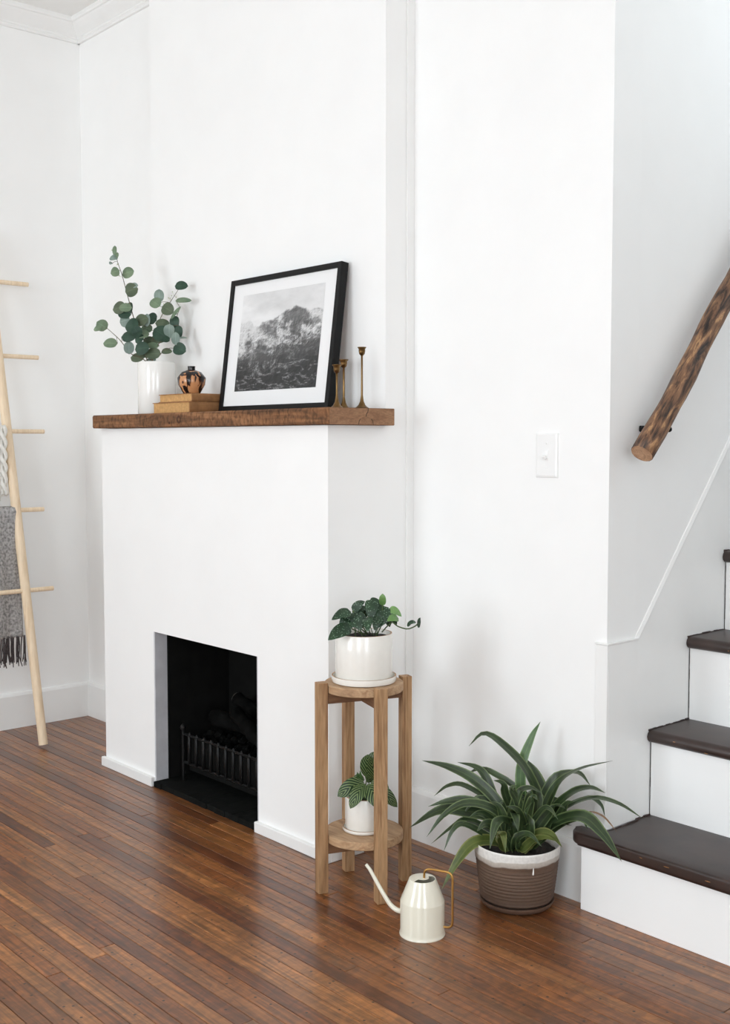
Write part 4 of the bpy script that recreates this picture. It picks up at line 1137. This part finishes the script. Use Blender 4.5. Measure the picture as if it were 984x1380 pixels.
PW, PH = 240, 190
uu, vv = np.meshgrid(np.linspace(0, 1, PW + 1), np.linspace(0, 1, PH + 1), indexing='ij')
rid_x = [0, .06, .12, .17, .22, .30, .40, .48, .56, .62, .68, .76, .84, .90, .95, 1.0]
rid_y = [.70, .72, .735, .67, .66, .69, .70, .735, .775, .80, .825, .80, .735, .745, .76, .74]
ridge = np.interp(uu[:, 0], rid_x, rid_y) + (fbm(uu[:, 0] * 16, uu[:, 0] * 0 + 2.5, 3) - .5) * .07
ridge = ridge[:, None]
sky = 0.70 + 0.36 * (fbm(uu * 3.5, vv * 7, 5, 5) - .42)
wx_ = (fbm(uu * 5, vv * 5, 51, 4) - .5) * .07; wy_ = (fbm(uu * 5 + 9, vv * 5, 52, 4) - .5) * .07
hgt = 0.55 * fbm((uu + wx_) * 7, (vv + wy_) * 8, 12, 7, .66, True) + 0.45 * fbm((uu - wy_) * 14 + vv * 5, vv * 15, 17, 6, .68)
gu = np.gradient(hgt, 1.0 / PW, axis=0); gv = np.gradient(hgt, 1.0 / PH, axis=1)
lit = np.clip(0.5 + 0.022 * gu - 0.022 * gv, 0, 1)              # crags lit from one side
big = fbm(uu * 3.2 + 4, vv * 4.5, 71, 3)
depth = np.clip((ridge - vv) / 0.7, 0, 1)
peak = np.clip(1.25 - np.hypot((uu - .70) / .17, (vv - .745) / .09), 0, 1)
snow_p = 0.16 - 0.95 * depth + 0.85 * (big - .45) + 0.42 * (lit - .5) + 1.3 * (hgt - .56) - 0.55 * peak
snow = 1 / (1 + np.exp(-(snow_p - 0.02) * 14))
rockc = (0.17 - 0.13 * np.clip(depth * 1.5, 0, 1)) * (0.45 + 1.1 * lit)
haze = np.clip(1 - np.abs(vv - 0.36) / 0.18, 0, 1) * 0.045 * fbm(uu * 3, vv * 3, 31)
st_n = fbm((uu + wx_) * 8 + vv * 5, (vv + wy_) * 22, 44, 6, .62, True)
streak = 1 / (1 + np.exp(-(st_n - .80) * 44)) * np.where(vv < .28, 0.22, 0.07)
mount = rockc + haze + streak * np.clip(lit * 1.6, 0, 1)
mount = mount * (1 - snow) + (0.58 + 0.3 * (lit - .3)) * snow
edge = 1 / (1 + np.exp(-(vv - ridge) * 300))
img = np.clip(sky * edge + mount * (1 - edge), 0.008, .84)
px0, px1, pz0, pz1 = x0 + 0.128 * FW_, x1 - 0.128 * FW_, 0.150 * FH_, FH_ - 0.126 * FH_
X = px0 + (px1 - px0) * uu; Z = pz0 + (pz1 - pz0) * vv
verts = np.stack([X, np.full_like(X, 0.0055), Z], -1).reshape(-1, 3)
idx = np.arange((PW + 1) * (PH + 1)).reshape(PW + 1, PH + 1)
faces = np.stack([idx[:-1, :-1], idx[1:, :-1], idx[1:, 1:], idx[:-1, 1:]], -1).reshape(-1, 4)
me = bpy.data.meshes.new('photo_print')
me.from_pydata(verts.tolist(), [], faces.tolist())
ca = me.color_attributes.new('Print', 'FLOAT_COLOR', 'POINT')
cc = np.ones((len(verts), 4), np.float32); cc[:, :3] = img.reshape(-1, 1)
ca.data.foreach_set('color', cc.ravel())
link('photo_print', me, M['print'], fr)
fr.rotation_euler = (-math.asin(0.053 / FH_), 0, 0)

# ---- three brass candlesticks
def candlestick(x, y, h, k, label):
    o = thing('candlestick', (x, y, ZT), label, 'candlestick', 'brass candlesticks on the mantel')
    s = k
    foot = [(0, 0.0), (0.0185 * s, 0.0), (0.019 * s, 0.0015), (0.016 * s, 0.003), (0.010 * s, 0.0085), (0.0055 * s, 0.018), (0.0036 * s, 0.030), (0.0030 * s, 0.034)]
    autosmooth(build('foot', lathe(foot, x, y, ZT, 32), M['oldbrass'], o), 60)
    autosmooth(build('stem', lathe([(0.0030 * s, 0.034), (0.0026 * s, h * .5), (0.0028 * s, h - 0.024), (0.004 * s, h - .022)], x, y, ZT, 24), M['oldbrass'], o), 60)
    cup = [(0.004 * s, h - .022), (0.0075 * s, h - .019), (0.0092 * s, h - .012), (0.0092 * s, h - .005), (0.0125 * s, h - .0015), (0.0125 * s, h), (0.0098 * s, h - .001), (0.0078 * s, h - .004), (0.0078 * s, h - .016), (0, h - .016)]
    autosmooth(build('candle_cup', lathe(cup, x, y, ZT, 32), M['oldbrass'], o), 60)
candlestick(-2.289, 2.000, 0.162, 0.95, 'tallest aged brass candlestick, standing apart near the beam end')
candlestick(-2.404, 2.034, 0.137, 1.05, 'mid-height aged brass candlestick close behind the shortest one')
candlestick(-2.343, 1.958, 0.116, 1.0, 'shortest aged brass candlestick beside the picture frame')

# ================================================================== BLANKET LADDER
ld = thing('blanket_ladder', (-4.0, 1.55, 0), 'pale round-pole wooden blanket ladder leaning on the wall', 'ladder')
def railpt(z, side):
    t = z / 1.9
    return Vector((-3.855 + (-4.185 + 3.855) * t, (1.82 + (1.775 - 1.82) * t) if side > 0 else (1.27 + 0.045 * t), z))
for s in (1, -1):
    pts = [railpt(z, s) for z in (0.012, 0.5, 1.0, 1.5, 1.9)]
    autosmooth(build('rail', tube(pts, lambda t: 0.0178 - 0.0015 * abs(2 * t - 1), 20), M['birch'], ld), 50)
RZ = [(0.283, 1.92), (0.571, 1.915), (0.866, 1.907), (1.158, 1.938), (1.440, 1.943), (1.72, 1.93)]
for z, ye in RZ[1:]:
    xr = railpt(z, 1).x
    autosmooth(build('rung', tube([(xr, ye, z), (xr, 1.17, z)], 0.0085, 14), M['birch'], ld), 50)

def throw_sheet(name, parent, zr, y0, y1, front, back, mat, amp, freq, thick, widen=0.0, seed=0):
    """cloth folded over a rung: front drop and back drop, with soft folds"""
    xr = railpt(zr, 1).x
    R0 = 0.0085 + thick
    bm = bmesh.new()
    nu, nv = 60, 60
    tot = front + math.pi * R0 + back
    grid = []
    for i in range(nu + 1):
        s = i / nu
        col = []
        for j in range(nv + 1):
            t = tot * j / nv
            if t < front:
                dz = front - t; x = xr + R0; z = zr - dz; fall = dz / front
            elif t < front + math.pi * R0:
                a = (t - front) / R0; x = xr + math.cos(a) * R0; z = zr + math.sin(a) * R0; fall = 0
            else:
                dz = t - front - math.pi * R0; x = xr - R0; z = zr - dz; fall = dz / max(back, 1e-3)
            k = 0.35 + 0.65 * min(1, fall * 2.5)
            f = math.sin(s * freq + seed + 0.6 * math.sin(z * 6)) + 0.4 * math.sin(s * freq * 2.3 + seed * 2)
            sgn = 1 if t < front + math.pi * R0 / 2 else -0.5
            x += sgn * max(0.0, amp * k * (f + 1.1)) if fall > 0 else 0
            yy = y0 + (y1 - y0) * s + widen * fall * (s - 0.5) * 2 * (1 if t < front else 0.3)
            col.append(bm.verts.new((x, yy, z)))
        grid.append(col)
    for i in range(nu):
        for j in range(nv):
            bm.faces.new((grid[i][j], grid[i + 1][j], grid[i + 1][j + 1], grid[i][j + 1]))
    bottom = [grid[i][0].co.copy() for i in range(nu + 1)]
    o = build(name, bm, mat, parent, smooth=True)
    md = o.modifiers.new('thickness', 'SOLIDIFY'); md.thickness = thick * 1.3; md.offset = 0
    return bottom

tg = thing('grey_throw', (-4.0, 1.62, 0.866), 'grey woven throw with dark tassels hung over a ladder rung', 'throw')
bot = throw_sheet('cloth', tg, 0.866, 1.42, 1.797, 0.47, 0.36, M['grey_wool'], 0.007, 17, 0.005, widen=0.012, seed=1.3)
tr = random.Random(7)
for i in range(0, 61, 3):
    c = bot[i]
    bm = bmesh.new()
    for s in range(7):
        q = c + Vector((tr.uniform(-.004, .004), tr.uniform(-.006, .006), 0.004))
        L_ = tr.uniform(0.085, 0.115)
        pts = [q, q + Vector((tr.uniform(-.004, .004), tr.uniform(-.005, .005), -L_ * .5)), q + Vector((tr.uniform(-.008, .008), tr.uniform(-.008, .008), -L_))]
        tube(catmull(pts, 5), lambda t: 0.0028 * (1 - .35 * t), 6, bm=bm)
    build('tassel', bm, M['tassel'], tg, smooth=True)

tw = thing('knit_throw', (-4.05, 1.6, 1.158), 'chunky white cable-knit throw hung over a ladder rung above the grey one', 'throw')
throw_sheet('cloth', tw, 1.158, 1.40, 1.768, 0.24, 0.26, M['white_wool'], 0.004, 9, 0.008, widen=0.006, seed=0.4)
xr = railpt(1.158, 1).x
for k in range(9):
    y = 1.762 - k * 0.034
    for ph in (0, math.pi):
        pts = [(xr + 0.032 + 0.006 * math.cos(t * 1.0 + ph), y + 0.009 * math.sin(t + ph), 1.178 - t * 0.0145) for t in [q * 0.5 for q in range(0, 36)]]
        build('cable_stitch', tube(pts, 0.0075, 8), M['white_wool'], tw, smooth=True)

# ================================================================== LIGHT SWITCH
sw = thing('light_switch', (-1.809, WY, 1.0855), 'white toggle light switch on the wall left of the stairs', 'switch')
bm = newbox(-1.844, -1.775, WY - 0.006, WY, 1.031, 1.141)
fe = [f for f in bm.faces if f.normal.y < -0.5 or abs(f.calc_center_median().y - (WY - 0.006)) < 1e-4]
for e in list(bm.edges):
    pass
es = [e for e in bm.edges if all(abs(v.co.y - (WY - 0.006)) < 1e-5 for v in e.verts)]
bmesh.ops.bevel(bm, geom=es, offset=0.0055, segments=2, profile=0.6, affect='EDGES')
build('plate', bm, M['switch'], sw)
build('toggle_frame', newbox(-1.8155, -1.8035, WY - 0.0072, WY - 0.005, 1.074, 1.098, bev=0.0006), M['switch'], sw)
bm = newbox(-1.8130, -1.8060, WY - 0.019, WY - 0.006, 1.0795, 1.0885, bev=0.0012)
bmesh.ops.rotate(bm, verts=bm.verts, cent=(-1.8095, WY - 0.006, 1.086), matrix=Matrix.Rotation(R(22), 3, 'X'))
build('toggle', bm, M['switch'], sw)
for z in (1.056, 1.116):
    bm = lathe([(0, 0.0012), (0.002, 0.001), (0.003, 0.0)], 0, 0, seg=14)
    bmesh.ops.rotate(bm, verts=bm.verts, cent=(0, 0, 0), matrix=Matrix.Rotation(R(90), 3, 'X'))
    bmesh.ops.translate(bm, verts=bm.verts, vec=(-1.8095, WY - 0.006, z))
    build('screw', bm, M['switch'], sw)

# ================================================================== LOG HANDRAIL
hx = -1.556
P0, P1 = Vector((hx, 2.222, 1.092)), Vector((hx, 3.50, 2.520))
hd = thing('handrail', (hx, 2.8, 1.8), 'peeled branch handrail with brown bark patches on the stair wall', 'handrail')
hr = random.Random(5)
dd = (P1 - P0).normalized()
nn = 60
pts = [P0.lerp(P1, i / nn) + Vector((0.0035 * math.sin(i * .35), 0.004 * math.sin(i * .22 + 1), 0.004 * math.cos(i * .27))) * (1 if i else 0) for i in range(nn + 1)]
def hrad(t):
    r = 0.0268 - 0.004 * t + 0.0012 * math.sin(t * 60)
    for kc, kw, ka in ((0.275, 0.008, 0.0045), (0.55, 0.01, 0.004)):
        r += ka * math.exp(-((t - kc) / kw) ** 2)
    return r
bm = tube(pts, hrad, 24)
for v in bm.verts:
    v.co += Vector((hr.uniform(-1, 1), hr.uniform(-1, 1), hr.uniform(-1, 1))) * 0.0005
# straighten the object frame along the branch so the bark runs lengthwise
o = build('branch', bm, M['bark'], hd, smooth=True)
q = dd.to_track_quat('Z', 'Y')
rel = (P0 - Vector(hd.location))
for v in o.data.vertices: v.co = q.inverted() @ (v.co - rel)
o.location = rel; o.rotation_mode = 'QUATERNION'; o.rotation_quaternion = q
build('sawn_end', tube([P0 - dd * 0.0012, P0 + dd * 0.001], 0.0258, 24), M['log_cut'], hd)
for t in (0.045, 0.6):
    c = P0.lerp(P1, t)
    w = c + Vector((0, 0.052, -0.006))
    bm = newbox(XS + 0.0001, XS + 0.006, w.y - 0.028, w.y + 0.094, w.z - 0.007, w.z + 0.008, bev=0.002)
    for sy in (-0.022, 0.090):
        bmesh.ops.create_icosphere(bm, subdivisions=2, radius=0.0072, matrix=Matrix.Translation((XS + 0.007, w.y + sy, w.z)))
    k = P0.lerp(P1, t + 0.04)
    tube(catmull([(XS + 0.005, w.y, w.z), (hx - 0.03, w.y, w.z + 0.002), (k.x, k.y, k.z - 0.012)], 8), 0.005, 10, bm=bm)
    build('bracket', bm, M['iron'], hd, smooth=False)

# ================================================================== PLANT STAND
SX, SY, SR = -2.110, 1.850, R(-20)
ps = thing('plant_stand', (SX, SY, 0), 'two-tier pale oak plant stand with round shelves and four square legs', 'stand')
lw, lr, LH = 0.0262, 0.1125, 0.528
me_leg = None
ca_, sa_ = math.cos(SR), math.sin(SR)
for k in range(4):
    a = SR + k * math.pi / 2
    if me_leg is None:
        bm = newbox(-lw / 2, lw / 2, -lw / 2, lw / 2, 0, LH, bev=0.0008)
        bmesh.ops.recalc_face_normals(bm, faces=bm.faces)
        me_leg = bpy.data.meshes.new('leg'); bm.to_mesh(me_leg); bm.free(); me_leg.materials.append(M['stand'])
    o = bpy.data.objects.new('leg', me_leg); COL.objects.link(o); o.parent = ps
    o.location = (lr * math.cos(a), lr * math.sin(a), 0); o.rotation_euler = (0, 0, a)
PR = 0.0985
for zt, nm in ((0.522, 'upper_shelf'), (0.145, 'lower_shelf')):
    pf = [(0, zt - 0.021), (PR - 0.002, zt - 0.021), (PR, zt - 0.019), (PR, zt - 0.0015), (PR - 0.0015, zt), (0, zt)]
    autosmooth(build(nm, lathe(pf, SX, SY, 0, 64), M['stand_disc'], ps), 40)
    for k in range(2):
        L_ = lr - lw / 2
        zz0, zz1 = zt - 0.021 - 0.026, zt - 0.0213
        if k == 0:
            bm = newbox(-L_, L_, -0.0105, 0.0105, zz0, zz1)
        else:
            bm = newbox(-L_, -0.0105, -0.0105, 0.0105, zz0, zz1); box(bm, 0.0105, L_, -0.0105, 0.0105, zz0, zz1)
        bmesh.ops.rotate(bm, verts=bm.verts, cent=(0, 0, 0), matrix=Matrix.Rotation(SR + k * math.pi / 2, 3, 'Z'))
        bmesh.ops.translate(bm, verts=bm.verts, vec=(SX, SY, 0))
        build('crossbar', bm, M['stand_bar'], ps)

def saucer(cx, cy, z, r, h, mat, label):
    o = thing('saucer', (cx, cy, z), label, 'saucer')
    pf = [(0, 0.0), (r * .9, 0.0), (r * .97, 0.002), (r, h * .6), (r - .0005, h), (r - .0035, h), (r - .004, h * .6), (r * .9, 0.0045), (0, 0.0045)]
    autosmooth(build('dish', lathe(pf, cx, cy, z), mat, o), 50)
    bm = lathe([(r - .0036, h + 0.0001), (r - .0006, h + 0.0001), (r - .002, h + .0006), (r - .0036, h + 0.0001)], cx, cy, z)
    build('bare_rim', bm, M['rawclay'], o, smooth=True)
    return o

def pot_body(o, cx, cy, z, r, h, mat, soil_z):
    pf = [(0, 0.006), (r - .008, 0.006), (r - .0055, h - .002), (r - .004, h), (r - .001, h), (r, h - .002), (r, 0.006), (r - .003, 0.0), (0, 0)]
    autosmooth(build('pot', lathe(pf, cx, cy, z), mat, o), 50)
    bm = lathe([(r - .0045, h + .0001), (r - .0008, h + .0001), (r - .0025, h + .0006), (r - .0045, h + .0001)], cx, cy, z)
    build('bare_rim', bm, M['rawclay'], o, smooth=True)
    soil(o, cx, cy, z + soil_z, r - .0062)

def soil(o, cx, cy, z, r):
    sr = random.Random(3)
    bm = lathe([(0, 0.004), (r * .25, 0.003), (r * .5, 0.004), (r * .75, 0.002), (r, 0.0), (r, -0.01), (0, -0.01)], cx, cy, z, 36)
    for v in bm.verts:
        if v.co.z > z - 0.005: v.co.z += sr.uniform(-.002, .003)
    build('soil', bm, M['soil'], o, smooth=True)

# ---- satin pothos on the upper shelf
saucer(SX, SY, 0.5223, 0.0815, 0.017, M['speckle'], 'wide white ceramic saucer on the upper shelf of the plant stand')
pt = thing('potted_pothos', (SX, SY, 0.527), 'spotted satin pothos in a white ceramic pot on the upper shelf', 'plant')
pot_body(pt, SX, SY, 0.5270, 0.0712, 0.118, M['speckle'], 0.106)
pr_ = random.Random(12)
for s in POTHOS_STEMS:
    build('stem', tube(catmull(s, 12), 0.0016, 6), M['green_stem'], pt, smooth=True)
for b, t, w, k in POTHOS:
    b, t = Vector(b), Vector(t)
    hint = TOCAM + Vector((pr_.uniform(-.3, .3), pr_.uniform(-.25, .25), pr_.uniform(-.1, .4)))
    c0 = b.lerp(t, .4); b, t = c0 + (b - c0) * 1.12, c0 + (t - c0) * 1.12; w *= 1.28
    mid = b.lerp(t, .5) + Vector((0, 0, 0.004)) + TOCAM.normalized() * .004
    leaf('leaf', [b, mid, t], w, prof_heart, hint, POT[k], pt, n=11, fold=0.16, curl=0.12, wave=0.05)
    c = Vector((SX + pr_.uniform(-.03, .03), SY + pr_.uniform(-.03, .03), 0.622))
    if (b - c).length < 0.085:
        build('petiole', tube(catmull([c, c.lerp(b, .55) + Vector((0, 0, .012)), b], 8), 0.0011, 5), M['green_stem'], pt, smooth=True)

# ---- calathea on the lower shelf
saucer(SX, SY, 0.1453, 0.0545, 0.010, M['speckle'], 'narrow white ceramic saucer on the lower shelf of the plant stand')
pc = thing('potted_calathea', (SX, SY, 0.150), 'stripe-leaved calathea in a small white pot on the lower shelf', 'plant')
pot_body(pc, SX, SY, 0.1500, 0.0475, 0.082, M['speckle'], 0.066)
for s in CALATHEA_STEMS:
    build('stem', tube(catmull(s, 8), 0.0014, 6), M['green_stem'], pc, smooth=True)
for b, t, w, k in CALATHEA:
    b, t = Vector(b), Vector(t)
    hint = TOCAM + Vector((pr_.uniform(-.3, .3), pr_.uniform(-.25, .25), pr_.uniform(-.1, .4)))
    c0 = b.lerp(t, .4); b, t = c0 + (b - c0) * 1.06, c0 + (t - c0) * 1.06; w *= 1.2
    mid = b.lerp(t, .5) + Vector((0, 0, 0.006)) + TOCAM.normalized() * .005
    leaf('leaf', [b, mid, t], w, prof_lance, hint, CAL[k], pc, n=12, fold=0.14, curl=0.1, wave=0.04)

# ================================================================== WATERING CAN
CX, CY = -1.812, 1.766
wc = thing('watering_can', (CX, CY, 0), 'small cream enamel watering can with brass handle on the floor', 'watering can')
rb = 0.0505
pf = [(0, 0.004), (rb - .002, 0.004), (rb - .002, 0.076), (0.0285, 0.1265), (0.0295, 0.1285), (0.0305, 0.128), (rb, 0.079), (rb + .0003, 0.0775), (rb, 0.012), (rb + .001, 0.005), (rb + .0022, 0.002), (rb + .0018, 0.0), (0, 0.0)]
autosmooth(build('body', lathe(pf, CX, CY, 0, 72), M['enamel'], wc), 14)
hdir = Vector((0.877, 0.48, 0)).normalized()
ha = math.atan2(hdir.y, hdir.x)
bm = bmesh.new()
na, nr = 64, 8
Rt = 0.0295
ring = [[bm.verts.new((CX + Rt * (j / nr) * math.cos(2 * math.pi * i / na), CY + Rt * (j / nr) * math.sin(2 * math.pi * i / na), 0.1283 + 0.002 * (1 - (j / nr) ** 2))) for i in range(na)] for j in range(1, nr + 1)]
cv = bm.verts.new((CX, CY, 0.1303))
def opening(j, i):
    a = (2 * math.pi * (i + .5) / na - ha + math.pi) % (2 * math.pi) - math.pi
    return 1 <= j <= 6 and -2.0 < a < 0.75 and not (j <= 2 and abs(a) > .0)
for i in range(na):
    bm.faces.new((cv, ring[0][i], ring[0][(i + 1) % na]))
    for j in range(nr - 1):
        if not opening(j, i):
            bm.faces.new((ring[j][i], ring[j + 1][i], ring[j + 1][(i + 1) % na], ring[j][(i + 1) % na]))
autosmooth(build('lid', bm, M['enamel'], wc), 30)
sd = -hdir
def cpt(r, z, lat=0.0):
    return Vector((CX, CY, z)) + hdir * r + Vector((-hdir.y, hdir.x, 0)) * lat
sp = [cpt(-rb + .004, 0.044), cpt(-0.062, 0.046), cpt(-0.077, 0.056), cpt(-0.092, 0.076), cpt(-0.110, 0.104), cpt(-0.126, 0.130), cpt(-0.137, 0.143)]
bm = tube(catmull(sp, 30), lambda t: 0.0062 - 0.0025 * t, 16)
autosmooth(build('spout', bm, M['enamel'], wc), 50)
def arc_path(pts, r, n=6):
    """polyline with rounded corners"""
    pts = [Vector(p) for p in pts]
    out = [pts[0]]
    for a, b, c in zip(pts, pts[1:], pts[2:]):
        d1 = (a - b).normalized(); d2 = (c - b).normalized()
        s, e = b + d1 * r, b + d2 * r
        for k in range(n + 1):
            t = k / n
            out.append(s * (1 - t) ** 2 + b * 2 * t * (1 - t) + e * t * t)
    out.append(pts[-1])
    return out
hp = arc_path([cpt(0.004, 0.128), cpt(0.004, 0.152), cpt(0.071, 0.150), cpt(0.071, 0.021), cpt(rb - .003, 0.023)], 0.016)
autosmooth(build('handle', tube(hp, 0.0027, 12), M['brass'], wc), 50)

# ================================================================== BIG PLANT
GX, GY2 = -1.787, 2.062
sg = thing('saucer', (GX, GY2, 0), 'dark brown stoneware saucer on the floor beside the bottom stair', 'saucer')
pf = [(0, 0), (0.078, 0), (0.086, 0.004), (0.0905, 0.013), (0.0905, 0.016), (0.0875, 0.016), (0.083, 0.009), (0, 0.008)]
autosmooth(build('dish', lathe(pf, GX, GY2, 0), M['brownclay'], sg), 50)
dp = thing('potted_dracaena', (GX, GY2, 0.0083), 'long arching strap-leaved plant in a ribbed brown stoneware pot', 'plant')
out_p = [(0, 0.0), (0.072, 0.0), (0.082, 0.004), (0.0875, 0.012)]
z = 0.012
while z < 0.098:
    r = 0.088 + 0.0155 * ((z - 0.012) / 0.13) ** 0.8
    out_p += [(r - 0.0002, z), (r + 0.0010, z + 0.003), (r - 0.0012, z + 0.0070)]
    z += 0.0082
out_p += [(0.1015, 0.106), (0.1030, 0.120), (0.1040, 0.138), (0.1040, 0.1425), (0.1025, 0.1445), (0.1005, 0.1435), (0.0985, 0.125), (0.090, 0.02), (0, 0.012)]
autosmooth(build('pot', lathe(out_p, GX, GY2, 0.0083, 72), M['stoneware'], dp), 70)
soil(dp, GX, GY2, 0.128, 0.097)
# glaze run
dv = Vector((0.66, -0.75, 0)).normalized(); an = math.atan2(dv.y, dv.x) + 0.38
c = Vector((GX + math.cos(an) * 0.1012, GY2 + math.sin(an) * 0.1012, 0))
build('glaze_drip', tube([c + Vector((0, 0, .122)), c + Vector((0, 0, .112)), c + Vector((-.0004, 0, .107)), c + Vector((-.0006, 0, .104))], lambda t: (0.0011 + 0.0017 * t) if t < .9 else 0.0014, 8), M['porcelain'], dp, smooth=True)
dr_ = random.Random(21)
for pts, w, k in DRACAENA:
    hint = TOCAM * 0.75 + Vector((dr_.uniform(-.35, .35), dr_.uniform(-.35, .35), dr_.uniform(.35, .9)))
    leaf('leaf', pts, w * 1.32, prof_strap, hint, DRA[k], dp, n=18, fold=0.22, wave=0.03)
